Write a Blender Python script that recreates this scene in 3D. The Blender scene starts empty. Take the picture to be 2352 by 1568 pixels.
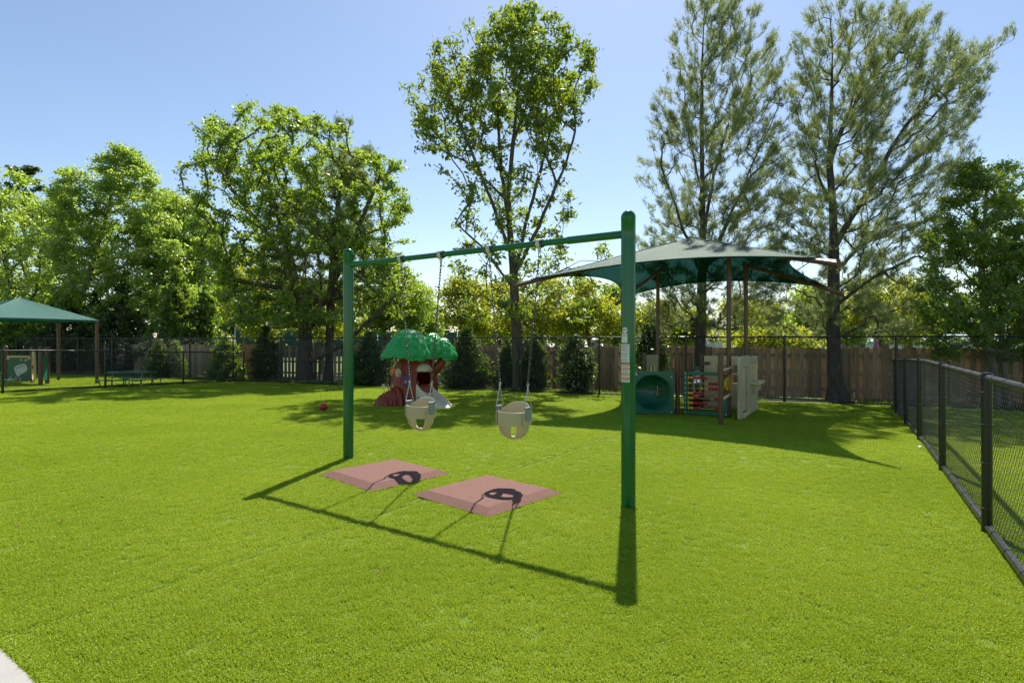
import bpy, math, random
import numpy as np
from mathutils import Vector, Matrix, Quaternion

random.seed(7)
SC = bpy.context.scene
COL = SC.collection
R = math.radians

# ------------------------------------------------------------------ camera, sky, sun, exposure
F, CX, HZ, CAMH = 1300.0, 1176.0, 782.0, 1.5      # measured in a 2352 px wide copy of the photograph
cam = bpy.data.cameras.new('camera')
cam.sensor_width = 36.0
cam.lens = F / 2352.0 * 36.0
cam.shift_y = -(784.0 - HZ) / 2352.0
cam.clip_start = 0.05
cam.clip_end = 3000.0
camo = bpy.data.objects.new('camera', cam)
camo.location = (0, 0, CAMH)
camo.rotation_euler = (R(90), 0, 0)
COL.objects.link(camo)
SC.camera = camo

SUN_EL, SUN_AZ = R(54.0), R(12.0)                  # azimuth measured clockwise from +Y
sun_dir = Vector((math.sin(SUN_AZ) * math.cos(SUN_EL), math.cos(SUN_AZ) * math.cos(SUN_EL), math.sin(SUN_EL)))
world = bpy.data.worlds.new('World')
SC.world = world
world.use_nodes = True
wn = world.node_tree
sky = wn.nodes.new('ShaderNodeTexSky')
sky.sky_type = 'NISHITA'
sky.sun_disc = False
sky.sun_elevation = SUN_EL
sky.sun_rotation = SUN_AZ
sky.air_density = 1.0
sky.dust_density = 0.45
sky.ozone_density = 1.3
wn.nodes['Background'].inputs['Strength'].default_value = 0.07
wn.links.new(sky.outputs['Color'], wn.nodes['Background'].inputs['Color'])
sl = bpy.data.lights.new('sun', 'SUN')
sl.energy = 3.7
sl.angle = R(0.53)
sl.color = (1.0, 0.95, 0.86)
so = bpy.data.objects.new('sun', sl)
so.rotation_euler = (-sun_dir).to_track_quat('-Z', 'Y').to_euler()
so.location = (5, 20, 30)
COL.objects.link(so)

SC.view_settings.view_transform = 'Standard'
SC.view_settings.look = 'None'
SC.view_settings.gamma = 1.0
SC.view_settings.use_curve_mapping = False
SC.view_settings.exposure = 1.15
SC.cycles.use_denoising = True
SC.cycles.max_bounces = 8
SC.cycles.transparent_max_bounces = 16
SC.cycles.transmission_bounces = 4
SC.cycles.sample_clamp_indirect = 6.0

# ------------------------------------------------------------------ terrain and pixel helpers
REAR_A = np.array((-11.2, 23.7))
REAR_D = np.array((21.1, -8.9)); REAR_D = REAR_D / np.linalg.norm(REAR_D)
REAR_N = np.array((-REAR_D[1] * -1 * -1, -REAR_D[0]))     # towards the camera
REAR_N = np.array((REAR_D[1], -REAR_D[0]))

def rear_dist(x, y):
    return (x - REAR_A[0]) * REAR_N[0] + (y - REAR_A[1]) * REAR_N[1]

def gh(x, y):
    t = 1.0 - rear_dist(x, y) / 8.0
    t = np.clip(t, 0.0, 1.0)
    return -0.22 * t ** 1.15

def at(px, py, y):
    """pixel + known depth -> world point"""
    return Vector(((px - CX) * y / F, y, CAMH - (py - HZ) * y / F))

def ground(px, py):
    """pixel -> the point of the ground it shows"""
    h = 0.0
    for _ in range(12):
        y = F * (CAMH - h) / (py - HZ)
        x = (px - CX) * y / F
        h = float(gh(x, y))
    return Vector((x, y, h))

# ------------------------------------------------------------------ materials
def nodes_of(name):
    m = bpy.data.materials.new(name)
    m.use_nodes = True
    return m, m.node_tree, m.node_tree.nodes['Principled BSDF']

def M(name, col, rough=0.5, metal=0.0, spec=0.5, var=0.0, scale=4.0, bump=0.0, bscale=60.0,
      stretch=(1, 1, 1), objrand=0.0, coat=0.0, col2=None, detail=6.0):
    m, nt, p = nodes_of(name)
    p.inputs['Roughness'].default_value = rough
    p.inputs['Metallic'].default_value = metal
    p.inputs['Specular IOR Level'].default_value = spec
    p.inputs['Coat Weight'].default_value = coat
    p.inputs['Coat Roughness'].default_value = 0.07
    tc = nt.nodes.new('ShaderNodeTexCoord')
    mp = nt.nodes.new('ShaderNodeMapping')
    mp.inputs['Scale'].default_value = stretch
    nt.links.new(tc.outputs['Object'], mp.inputs['Vector'])
    src = None
    rgb = (*col, 1)
    p.inputs['Base Color'].default_value = rgb
    if var > 0 or col2:
        nz = nt.nodes.new('ShaderNodeTexNoise')
        nz.inputs['Scale'].default_value = scale
        nz.inputs['Detail'].default_value = detail
        nt.links.new(mp.outputs['Vector'], nz.inputs['Vector'])
        cr = nt.nodes.new('ShaderNodeValToRGB')
        cr.color_ramp.elements[0].position = 0.3
        cr.color_ramp.elements[1].position = 0.7
        if col2:
            cr.color_ramp.elements[0].color = rgb
            cr.color_ramp.elements[1].color = (*col2, 1)
        else:
            cr.color_ramp.elements[0].color = (*[c * (1 - var) for c in col], 1)
            cr.color_ramp.elements[1].color = (*[min(1, c * (1 + var)) for c in col], 1)
        nt.links.new(nz.outputs['Fac'], cr.inputs['Fac'])
        src = cr.outputs['Color']
        rr = nt.nodes.new('ShaderNodeMapRange')
        rr.inputs['To Min'].default_value = max(0.02, rough - 0.08)
        rr.inputs['To Max'].default_value = min(1.0, rough + 0.1)
        nt.links.new(nz.outputs['Fac'], rr.inputs['Value'])
        nt.links.new(rr.outputs['Result'], p.inputs['Roughness'])
    if objrand > 0:
        oi = nt.nodes.new('ShaderNodeObjectInfo')
        hs = nt.nodes.new('ShaderNodeHueSaturation')
        mr = nt.nodes.new('ShaderNodeMapRange')
        mr.inputs['To Min'].default_value = 1 - objrand
        mr.inputs['To Max'].default_value = 1 + objrand
        nt.links.new(oi.outputs['Random'], mr.inputs['Value'])
        nt.links.new(mr.outputs['Result'], hs.inputs['Value'])
        if src:
            nt.links.new(src, hs.inputs['Color'])
        else:
            hs.inputs['Color'].default_value = rgb
        src = hs.outputs['Color']
    if src:
        nt.links.new(src, p.inputs['Base Color'])
    if bump > 0:
        n2 = nt.nodes.new('ShaderNodeTexNoise')
        n2.inputs['Scale'].default_value = bscale
        n2.inputs['Detail'].default_value = 5
        nt.links.new(mp.outputs['Vector'], n2.inputs['Vector'])
        bp = nt.nodes.new('ShaderNodeBump')
        bp.inputs['Strength'].default_value = bump
        bp.inputs['Distance'].default_value = 0.02
        nt.links.new(n2.outputs['Fac'], bp.inputs['Height'])
        nt.links.new(bp.outputs['Normal'], p.inputs['Normal'])
    return m

def leaf_mat(name, c1, c2, t1, t2, gloss=0.05, trans=0.5, grough=0.45, world=False):
    """leaf: diffuse + light passing through + faint waxy gloss; colour differs leaf by leaf and bough by bough"""
    m = bpy.data.materials.new(name)
    m.use_nodes = True
    nt = m.node_tree
    nt.nodes.clear()
    out = nt.nodes.new('ShaderNodeOutputMaterial')
    geo = nt.nodes.new('ShaderNodeNewGeometry')
    tc = nt.nodes.new('ShaderNodeTexCoord')
    nz = nt.nodes.new('ShaderNodeTexNoise')
    nz.inputs['Scale'].default_value = 0.6
    nz.inputs['Detail'].default_value = 2
    nt.links.new(geo.outputs['Position'] if world else tc.outputs['Object'], nz.inputs['Vector'])
    mix = nt.nodes.new('ShaderNodeMath'); mix.operation = 'MULTIPLY_ADD'
    mix.inputs[1].default_value = 0.6
    nt.links.new(geo.outputs['Random Per Island'], mix.inputs[0])
    sc = nt.nodes.new('ShaderNodeMath'); sc.operation = 'MULTIPLY_ADD'
    sc.inputs[1].default_value = 1.2; sc.inputs[2].default_value = -0.4
    nt.links.new(nz.outputs['Fac'], sc.inputs[0])
    nt.links.new(sc.outputs[0], mix.inputs[2])
    def ramp(a, b):
        r = nt.nodes.new('ShaderNodeMix'); r.data_type = 'RGBA'
        r.inputs['A'].default_value = (*a, 1); r.inputs['B'].default_value = (*b, 1)
        nt.links.new(mix.outputs[0], r.inputs['Factor'])
        return r.outputs['Result']
    d = nt.nodes.new('ShaderNodeBsdfDiffuse'); nt.links.new(ramp(c1, c2), d.inputs['Color'])
    t = nt.nodes.new('ShaderNodeBsdfTranslucent'); nt.links.new(ramp(t1, t2), t.inputs['Color'])
    g = nt.nodes.new('ShaderNodeBsdfGlossy'); g.inputs['Roughness'].default_value = grough
    g.inputs['Color'].default_value = (0.9, 0.95, 0.85, 1)
    m1 = nt.nodes.new('ShaderNodeMixShader'); m1.inputs[0].default_value = trans
    m2 = nt.nodes.new('ShaderNodeMixShader'); m2.inputs[0].default_value = gloss
    nt.links.new(d.outputs[0], m1.inputs[1]); nt.links.new(t.outputs[0], m1.inputs[2])
    nt.links.new(m1.outputs[0], m2.inputs[1]); nt.links.new(g.outputs[0], m2.inputs[2])
    nt.links.new(m2.outputs[0], out.inputs['Surface'])
    return m

def fabric_mat(name, col, sheen, holes=0.16):
    """knitted shade cloth: open weave, light passes through, shiny threads"""
    m = bpy.data.materials.new(name)
    m.use_nodes = True
    nt = m.node_tree
    nt.nodes.clear()
    out = nt.nodes.new('ShaderNodeOutputMaterial')
    tc = nt.nodes.new('ShaderNodeTexCoord')
    nz = nt.nodes.new('ShaderNodeTexNoise'); nz.inputs['Scale'].default_value = 45.0; nz.inputs['Detail'].default_value = 6
    nz.inputs['Roughness'].default_value = 0.8
    nt.links.new(tc.outputs['Object'], nz.inputs['Vector'])
    bp = nt.nodes.new('ShaderNodeBump'); bp.inputs['Strength'].default_value = 0.55; bp.inputs['Distance'].default_value = 0.03
    nt.links.new(nz.outputs['Fac'], bp.inputs['Height'])
    d = nt.nodes.new('ShaderNodeBsdfDiffuse'); d.inputs['Color'].default_value = (*col, 1)
    t = nt.nodes.new('ShaderNodeBsdfTranslucent'); t.inputs['Color'].default_value = (col[0] * 0.8, col[1] * 0.8, col[2] * 0.8, 1)
    g = nt.nodes.new('ShaderNodeBsdfGlossy'); g.inputs['Roughness'].default_value = 0.4
    g.inputs['Color'].default_value = (0.95, 0.97, 0.92, 1)
    tr = nt.nodes.new('ShaderNodeBsdfTransparent'); tr.inputs['Color'].default_value = (0.5, 0.85, 0.75, 1)
    for n in (d, g):
        nt.links.new(bp.outputs['Normal'], n.inputs['Normal'])
    m1 = nt.nodes.new('ShaderNodeMixShader'); m1.inputs[0].default_value = 0.08
    m2 = nt.nodes.new('ShaderNodeMixShader'); m2.inputs[0].default_value = sheen
    m3 = nt.nodes.new('ShaderNodeMixShader'); m3.inputs[0].default_value = holes
    nt.links.new(d.outputs[0], m1.inputs[1]); nt.links.new(t.outputs[0], m1.inputs[2])
    nt.links.new(m1.outputs[0], m2.inputs[1]); nt.links.new(g.outputs[0], m2.inputs[2])
    nt.links.new(m2.outputs[0], m3.inputs[1]); nt.links.new(tr.outputs[0], m3.inputs[2])
    nt.links.new(m3.outputs[0], out.inputs['Surface'])
    return m

def clear_mat(name, tint, fac):
    m = bpy.data.materials.new(name)
    m.use_nodes = True
    nt = m.node_tree
    nt.nodes.clear()
    out = nt.nodes.new('ShaderNodeOutputMaterial')
    tr = nt.nodes.new('ShaderNodeBsdfTransparent'); tr.inputs['Color'].default_value = (*tint, 1)
    g = nt.nodes.new('ShaderNodeBsdfGlossy'); g.inputs['Roughness'].default_value = 0.06
    mx = nt.nodes.new('ShaderNodeMixShader'); mx.inputs[0].default_value = fac
    nt.links.new(tr.outputs[0], mx.inputs[1]); nt.links.new(g.outputs[0], mx.inputs[2])
    nt.links.new(mx.outputs[0], out.inputs['Surface'])
    return m

MT = {}
MT['green_post'] = M('green_powder_coat', (0.0, 0.112, 0.03), 0.14, var=0.06, scale=3, bump=0.02, bscale=8)
MT['black_post'] = M('black_vinyl', (0.012, 0.013, 0.014), 0.28, var=0.15, scale=8, bump=0.05, bscale=30)
MT['black_wire'] = M('black_wire', (0.035, 0.035, 0.038), 0.24, spec=0.8)
MT['rail_black'] = M('rail_black', (0.02, 0.021, 0.023), 0.3, var=0.3, scale=12, bump=0.06, bscale=40)
MT['brown_post'] = M('brown_powder_coat', (0.12, 0.055, 0.03), 0.33, var=0.1, scale=3, bump=0.03, bscale=10)
MT['steel'] = M('galvanised_steel', (0.45, 0.47, 0.48), 0.38, metal=0.85, var=0.12, scale=20)
MT['steel_dark'] = M('dull_tie_wire', (0.09, 0.09, 0.095), 0.3, metal=0.7)
MT['chain'] = M('dark_chain', (0.10, 0.085, 0.075), 0.35, metal=0.8, var=0.25, scale=40)
MT['clamp'] = M('clamp_casting', (0.55, 0.55, 0.52), 0.45, metal=0.3, var=0.1, scale=30)
MT['clamp_dark'] = M('clamp_collar', (0.03, 0.028, 0.027), 0.4)
MT['seat'] = M('tan_rubber', (0.5, 0.425, 0.25), 0.5, var=0.05, scale=6, bump=0.03, bscale=120)
MT['plate'] = M('seat_plate', (0.25, 0.28, 0.28), 0.42, metal=0.25, var=0.1, scale=18)
MT['white'] = M('white_sticker', (0.7, 0.7, 0.67), 0.4)
MT['print'] = M('grey_print', (0.22, 0.22, 0.22), 0.6)
MT['red_print'] = M('red_print', (0.55, 0.16, 0.1), 0.6)
MT['orange'] = M('orange_print', (0.75, 0.17, 0.02), 0.45)
MT['panel_green'] = M('moulded_green', (0.006, 0.125, 0.065), 0.3, var=0.1, scale=2, bump=0.05, bscale=50)
MT['tan_panel'] = M('moulded_tan', (0.74, 0.56, 0.28), 0.45, var=0.06, scale=3, bump=0.05, bscale=90)
MT['sage_panel'] = M('moulded_sage', (0.52, 0.46, 0.28), 0.45, var=0.06, scale=3, bump=0.05, bscale=90)
MT['bead_y'] = M('bead_yellow', (0.75, 0.52, 0.01), 0.3, var=0.05, scale=9)
MT['bead_r'] = M('bead_red', (0.62, 0.012, 0.012), 0.3, var=0.05, scale=9)
MT['wood_rod'] = M('rod_tan', (0.5, 0.36, 0.2), 0.5, var=0.1, scale=20)
MT['acrylic'] = clear_mat('clear_acrylic', (0.8, 0.74, 0.66), 0.10)
MT['mirror'] = M('mirror_dome', (0.75, 0.78, 0.8), 0.08, metal=1.0)
MT['fabric'] = fabric_mat('green_shade_cloth', (0.062, 0.125, 0.10), 0.055, holes=0.26)  # canopy cloth made paler, sunlight on its top put into the colour
MT['fabric_under'] = fabric_mat('green_shade_cloth_underside', (0.010, 0.045, 0.035), 0.004, holes=0.26)  # same cloth made darker and matte, shade below the canopy put into the colour
MT['trunk_brown'] = M('moulded_bark_brown', (0.27, 0.046, 0.014), 0.3, spec=0.35, var=0.18, scale=4, bump=0.12, bscale=22)
MT['leaf_green'] = M('moulded_leaf_green', (0.022, 0.32, 0.055), 0.33, var=0.14, scale=3, bump=0.10, bscale=14)
MT['beige'] = M('moulded_beige', (0.62, 0.51, 0.29), 0.4, var=0.06, scale=4, bump=0.04, bscale=40)
MT['beige_slide'] = M('slide_beige', (0.68, 0.56, 0.36), 0.28, var=0.06, scale=4, bump=0.03, bscale=25)
MT['purple'] = M('toy_purple', (0.09, 0.02, 0.17), 0.35, var=0.06, scale=5)
MT['toy_orange'] = M('toy_orange', (0.75, 0.22, 0.01), 0.4, var=0.06, scale=5)
MT['toy_red'] = M('toy_red', (0.5, 0.02, 0.015), 0.35, var=0.05, scale=5)
MT['toy_yellow'] = M('toy_yellow', (0.72, 0.5, 0.01), 0.4, var=0.05, scale=5)
MT['toy_white'] = M('toy_white', (0.6, 0.6, 0.56), 0.4, var=0.05, scale=5)
MT['toy_lilac'] = M('toy_lilac', (0.3, 0.27, 0.45), 0.4, var=0.05, scale=5)
MT['toy_blue'] = M('toy_blue', (0.03, 0.16, 0.42), 0.4)
MT['dark_gap'] = M('dark_inside', (0.015, 0.006, 0.004), 0.8)
MT['mat'] = M('rubber_mat_red', (0.18, 0.083, 0.062), 0.9, var=0.3, scale=90, bump=0.5, bscale=180, detail=9)
MT['wood_grey'] = M('weathered_boards', (0.26, 0.18, 0.11), 0.85, col2=(0.46, 0.34, 0.22), scale=3, stretch=(14, 14, 0.9), bump=0.4, bscale=9, objrand=0.35)
MT['wood_warm'] = M('brown_boards', (0.28, 0.18, 0.10), 0.85, col2=(0.44, 0.31, 0.19), scale=3, stretch=(14, 14, 0.9), bump=0.4, bscale=9, objrand=0.3)
MT['wood_new'] = M('new_cedar_boards', (0.36, 0.15, 0.035), 0.75, col2=(0.5, 0.24, 0.07), scale=3, stretch=(14, 14, 0.9), bump=0.25, bscale=9, objrand=0.15)
MT['bark'] = M('bark_brown', (0.06, 0.045, 0.033), 0.9, col2=(0.16, 0.125, 0.095), scale=7, stretch=(2.2, 2.2, 0.5), bump=1.0, bscale=11)
MT['bark_pine'] = M('bark_pine', (0.045, 0.036, 0.03), 0.9, col2=(0.125, 0.10, 0.085), scale=7, stretch=(2, 2, 0.6), bump=1.0, bscale=12)
MT['bark_pale'] = M('bark_pale', (0.13, 0.11, 0.085), 0.9, col2=(0.26, 0.23, 0.18), scale=5, stretch=(2, 2, 0.6), bump=0.6, bscale=12)
MT['concrete'] = M('pale_concrete', (0.33, 0.315, 0.29), 0.85, var=0.07, scale=7, bump=0.15, bscale=90)
MT['teal_slat'] = M('teal_table_coating', (0.012, 0.15, 0.10), 0.35, var=0.1, scale=5)
MT['tan_leg'] = M('tan_leg_coating', (0.34, 0.25, 0.12), 0.4, var=0.08, scale=5)
MT['slate'] = M('dark_slate_plastic', (0.04, 0.055, 0.07), 0.4, var=0.2, scale=6, bump=0.1, bscale=20)
MT['lf_maple'] = leaf_mat('maple_leaves', (0.05, 0.105, 0.014), (0.11, 0.175, 0.02), (0.26, 0.44, 0.016), (0.54, 0.68, 0.04), gloss=0.08, trans=0.56)
MT['lf_left'] = leaf_mat('left_tree_leaves', (0.09, 0.165, 0.024), (0.19, 0.275, 0.048), (0.38, 0.57, 0.03), (0.64, 0.78, 0.085), gloss=0.10, trans=0.56)
MT['lf_ash'] = leaf_mat('ash_leaves', (0.05, 0.10, 0.014), (0.11, 0.155, 0.02), (0.22, 0.37, 0.016), (0.45, 0.52, 0.03), gloss=0.07)
MT['lf_yellow'] = leaf_mat('yellow_green_leaves', (0.085, 0.13, 0.012), (0.17, 0.205, 0.02), (0.42, 0.52, 0.02), (0.75, 0.74, 0.05))
MT['lf_pine'] = leaf_mat('pine_needles', (0.10, 0.14, 0.055), (0.21, 0.25, 0.09), (0.28, 0.37, 0.09), (0.50, 0.56, 0.15), gloss=0.09, trans=0.45)
MT['lf_cedar'] = leaf_mat('cedar_sprays', (0.06, 0.115, 0.014), (0.13, 0.215, 0.028), (0.22, 0.40, 0.018), (0.46, 0.60, 0.04), trans=0.46, gloss=0.06)
MT['lf_dark'] = leaf_mat('dark_evergreen', (0.026, 0.055, 0.014), (0.07, 0.12, 0.024), (0.085, 0.16, 0.016), (0.24, 0.34, 0.03), trans=0.4)
MT['lf_holly'] = leaf_mat('glossy_shrub_leaves', (0.03, 0.06, 0.015), (0.07, 0.11, 0.02), (0.10, 0.2, 0.015), (0.3, 0.38, 0.03), gloss=0.16, grough=0.25)
MT['lf_far'] = leaf_mat('far_tree_leaves', (0.035, 0.07, 0.03), (0.07, 0.12, 0.04), (0.12, 0.22, 0.05), (0.26, 0.36, 0.07), trans=0.4)
MT['windscreen'] = M('court_windscreen', (0.02, 0.06, 0.05), 0.8, var=0.2, scale=1.5)
MT['pale_wall'] = M('pale_siding', (0.62, 0.62, 0.60), 0.7, var=0.05, scale=2)
MT['roof_grey'] = M('shingle_roof', (0.24, 0.20, 0.18), 0.9, var=0.2, scale=6)
MT['blue_roof'] = M('blue_metal_roof', (0.28, 0.40, 0.48), 0.6, var=0.1, scale=2)
MT['glass_dark'] = M('dark_window_glass', (0.02, 0.025, 0.03), 0.1)
MT['play_purple'] = M('playground_purple', (0.28, 0.06, 0.27), 0.4, var=0.08, scale=3)
MT['play_pink'] = M('playground_pink', (0.42, 0.06, 0.26), 0.35, var=0.08, scale=3)
MT['play_teal'] = M('playground_teal', (0.02, 0.28, 0.26), 0.4, var=0.08, scale=3)
MT['barn_red'] = M('barn_red', (0.3, 0.035, 0.035), 0.7, var=0.1, scale=3)
MT['grass_near'] = leaf_mat('lawn_grass_blades', (0.06, 0.12, 0.015), (0.11, 0.17, 0.02), (0.2, 0.34, 0.02), (0.4, 0.5, 0.04))
MT['debris'] = M('dry_debris', (0.2, 0.1, 0.04), 0.8, objrand=0.4)
MT['debris_w'] = M('white_debris', (0.7, 0.68, 0.62), 0.8)

# ------------------------------------------------------------------ mesh helpers
def tag(o, label=None, cat=None, group=None, kind=None):
    if label: o['label'] = label
    if cat: o['category'] = cat
    if group: o['group'] = group
    if kind: o['kind'] = kind
    return o

def thing(name, loc, label, cat, group=None, rz=0.0):
    o = bpy.data.objects.new(name, None)
    o.empty_display_size = 0.2
    o.location = loc
    o.rotation_euler = (0, 0, rz)
    COL.objects.link(o)
    return tag(o, label, cat, group)

def link_mesh(name, me, parent=None, loc=(0, 0, 0), rot=None, scale=None):
    o = bpy.data.objects.new(name, me)
    COL.objects.link(o)
    if parent is not None:
        o.parent = parent
    o.location = loc
    if rot is not None: o.rotation_euler = rot
    if scale is not None: o.scale = scale
    return o

def finish(me, mat, smooth=True, ang=38):
    if mat is not None and len(me.materials) == 0:
        me.materials.append(mat)
    if smooth:
        me.shade_smooth()
        me.set_sharp_from_angle(angle=R(ang))
    me.update()
    return me

class MB:
    """collects shapes; build() links them as one mesh object"""
    def __init__(s, M0=None):
        s.v = []; s.f = []; s.X = M0 or Matrix.Identity(4)
    def add(s, vs, fs):
        b = len(s.v)
        X = s.X
        s.v += [tuple(X @ Vector(p)) for p in vs]
        s.f += [tuple(b + i for i in f) for f in fs]
        return s
    def box(s, x0, x1, y0, y1, z0, z1):
        vs = [(x0, y0, z0), (x1, y0, z0), (x1, y1, z0), (x0, y1, z0), (x0, y0, z1), (x1, y0, z1), (x1, y1, z1), (x0, y1, z1)]
        return s.add(vs, [(0, 3, 2, 1), (4, 5, 6, 7), (0, 1, 5, 4), (1, 2, 6, 5), (2, 3, 7, 6), (3, 0, 4, 7)])
    def tube(s, pts, r, n=10, cap=True, closed=False):
        pts = [Vector(p) for p in pts]
        m = len(pts)
        rs = r if isinstance(r, (list, tuple)) else [r] * m
        vs, fs = [], []
        up = None
        for i, p in enumerate(pts):
            if closed:
                t = pts[(i + 1) % m] - pts[i - 1]
            else:
                t = pts[min(i + 1, m - 1)] - pts[max(i - 1, 0)]
            t.normalize()
            if up is None:
                up = Vector((0, 0, 1)) if abs(t.z) < 0.9 else Vector((1, 0, 0))
            a = up - t * up.dot(t)
            if a.length < 1e-5:
                a = t.orthogonal()
            a.normalize(); up = a
            b = t.cross(a)
            for k in range(n):
                th = 2 * math.pi * k / n
                vs.append(p + (a * math.cos(th) + b * math.sin(th)) * rs[i])
        rings = m if closed else m - 1
        for i in range(rings):
            j = (i + 1) % m
            for k in range(n):
                k2 = (k + 1) % n
                fs.append((i * n + k, i * n + k2, j * n + k2, j * n + k))
        if cap and not closed:
            fs.append(tuple(range(n - 1, -1, -1)))
            fs.append(tuple((m - 1) * n + k for k in range(n)))
        return s.add(vs, fs)
    def cyl(s, p0, p1, r0, r1=None, n=16, cap=True):
        return s.tube([p0, p1], [r0, r0 if r1 is None else r1], n, cap)
    def lathe(s, prof, n=24, c=(0, 0, 0), sx=1.0, sy=1.0, a0=0.0, a1=2 * math.pi):
        """prof: (r, z) pairs"""
        full = abs(a1 - a0 - 2 * math.pi) < 1e-6
        cols = n if full else n + 1
        vs, fs = [], []
        for (r, z) in prof:
            for k in range(cols):
                th = a0 + (a1 - a0) * k / n
                vs.append((c[0] + r * math.cos(th) * sx, c[1] + r * math.sin(th) * sy, c[2] + z))
        for i in range(len(prof) - 1):
            for k in range(n):
                k2 = (k + 1) % cols
                fs.append((i * cols + k, i * cols + k2, (i + 1) * cols + k2, (i + 1) * cols + k))
        return s.add(vs, fs)
    def ball(s, c, r, n=14, m=9, sx=1, sy=1, sz=1):
        prof = [(max(1e-4, r * math.sin(math.pi * i / m)), -r * math.cos(math.pi * i / m) * sz) for i in range(m + 1)]
        return s.lathe(prof, n, c, sx, sy)
    def prism(s, poly, y0, y1):
        """poly in x,z; extruded in y"""
        n = len(poly)
        vs = [(p[0], y0, p[1]) for p in poly] + [(p[0], y1, p[1]) for p in poly]
        fs = [tuple(range(n)), tuple(range(2 * n - 1, n - 1, -1))]
        for i in range(n):
            j = (i + 1) % n
            fs.append((i, i + n, j + n, j))
        return s.add(vs, fs)
    def slab(s, poly, z0, z1):
        """poly in x,y; extruded in z"""
        n = len(poly)
        vs = [(p[0], p[1], z0) for p in poly] + [(p[0], p[1], z1) for p in poly]
        fs = [tuple(range(n - 1, -1, -1)), tuple(range(n, 2 * n))]
        for i in range(n):
            j = (i + 1) % n
            fs.append((i, j, j + n, i + n))
        return s.add(vs, fs)
    def grid(s, rows, close=False):
        n = len(rows[0])
        vs = [p for r in rows for p in r]
        fs = []
        for i in range(len(rows) - 1):
            for k in range(n if close else n - 1):
                k2 = (k + 1) % n
                fs.append((i * n + k, i * n + k2, (i + 1) * n + k2, (i + 1) * n + k))
        return s.add(vs, fs)
    def mesh(s, name, mat, smooth=True, ang=38):
        me = bpy.data.meshes.new(name)
        me.from_pydata(s.v, [], s.f)
        me.validate()
        return finish(me, mat, smooth, ang)
    def build(s, name, mat, parent=None, smooth=True, ang=38, bevel=0.0, loc=(0, 0, 0), fix=True):
        me = s.mesh(name, mat, smooth, ang)
        if fix:
            import bmesh
            bm = bmesh.new(); bm.from_mesh(me)
            bmesh.ops.recalc_face_normals(bm, faces=bm.faces)
            bm.to_mesh(me); bm.free()
        o = link_mesh(name, me, parent, loc)
        if bevel > 0:
            b = o.modifiers.new('bevel', 'BEVEL')
            b.width = bevel; b.segments = 2; b.limit_method = 'ANGLE'; b.angle_limit = R(40)
        return o

def np_mesh(name, verts, faces, mat, smooth=False):
    """fast mesh from arrays: verts (n,3), faces (m,k)"""
    me = bpy.data.meshes.new(name)
    nv, (nf, k) = len(verts), faces.shape
    me.vertices.add(nv); me.vertices.foreach_set('co', np.ascontiguousarray(verts, dtype=np.float32).ravel())
    me.loops.add(nf * k); me.loops.foreach_set('vertex_index', np.ascontiguousarray(faces, dtype=np.int32).ravel())
    me.polygons.add(nf); me.polygons.foreach_set('loop_start', np.arange(0, nf * k, k, dtype=np.int32))
    me.update(calc_edges=True)
    if smooth:
        me.shade_smooth()
    if mat: me.materials.append(mat)
    return me

def frame2(p0, p1, z=None):
    """matrix whose x axis runs from p0 to p1 on the ground, y away from the camera side, z up"""
    p0, p1 = Vector(p0), Vector(p1)
    d = (p1 - p0); d.z = 0; d.normalize()
    n = Vector((-d.y, d.x, 0))
    X = Matrix(((d.x, n.x, 0, p0.x), (d.y, n.y, 0, p0.y), (0, 0, 1, p0.z if z is None else z), (0, 0, 0, 1)))
    return X

# ================================================================== SETTING
# ---- far lawn, one sheet to the horizon
def strip_mat():
    m, nt, p = nodes_of('lawn_ground')
    p.inputs['Roughness'].default_value = 0.95
    tc = nt.nodes.new('ShaderNodeTexCoord')
    nz = nt.nodes.new('ShaderNodeTexNoise'); nz.inputs['Scale'].default_value = 0.8; nz.inputs['Detail'].default_value = 10
    nt.links.new(tc.outputs['Object'], nz.inputs['Vector'])
    cr = nt.nodes.new('ShaderNodeValToRGB')
    cr.color_ramp.elements[0].position = 0.35; cr.color_ramp.elements[0].color = (0.06, 0.10, 0.02, 1)
    cr.color_ramp.elements[1].position = 0.65; cr.color_ramp.elements[1].color = (0.13, 0.19, 0.035, 1)
    nt.links.new(nz.outputs['Fac'], cr.inputs['Fac']); nt.links.new(cr.outputs['Color'], p.inputs['Base Color'])
    return m
mb = MB()
S = 1500
xs = [-S, -60, -30, 0, 30, 60, S]
ys = [-40, 10, 40, 80, 200, S]
mb.grid([[(x, y, -0.235) for x in xs] for y in ys])
tag(mb.build('ground', strip_mat(), fix=False), kind='structure')

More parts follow.
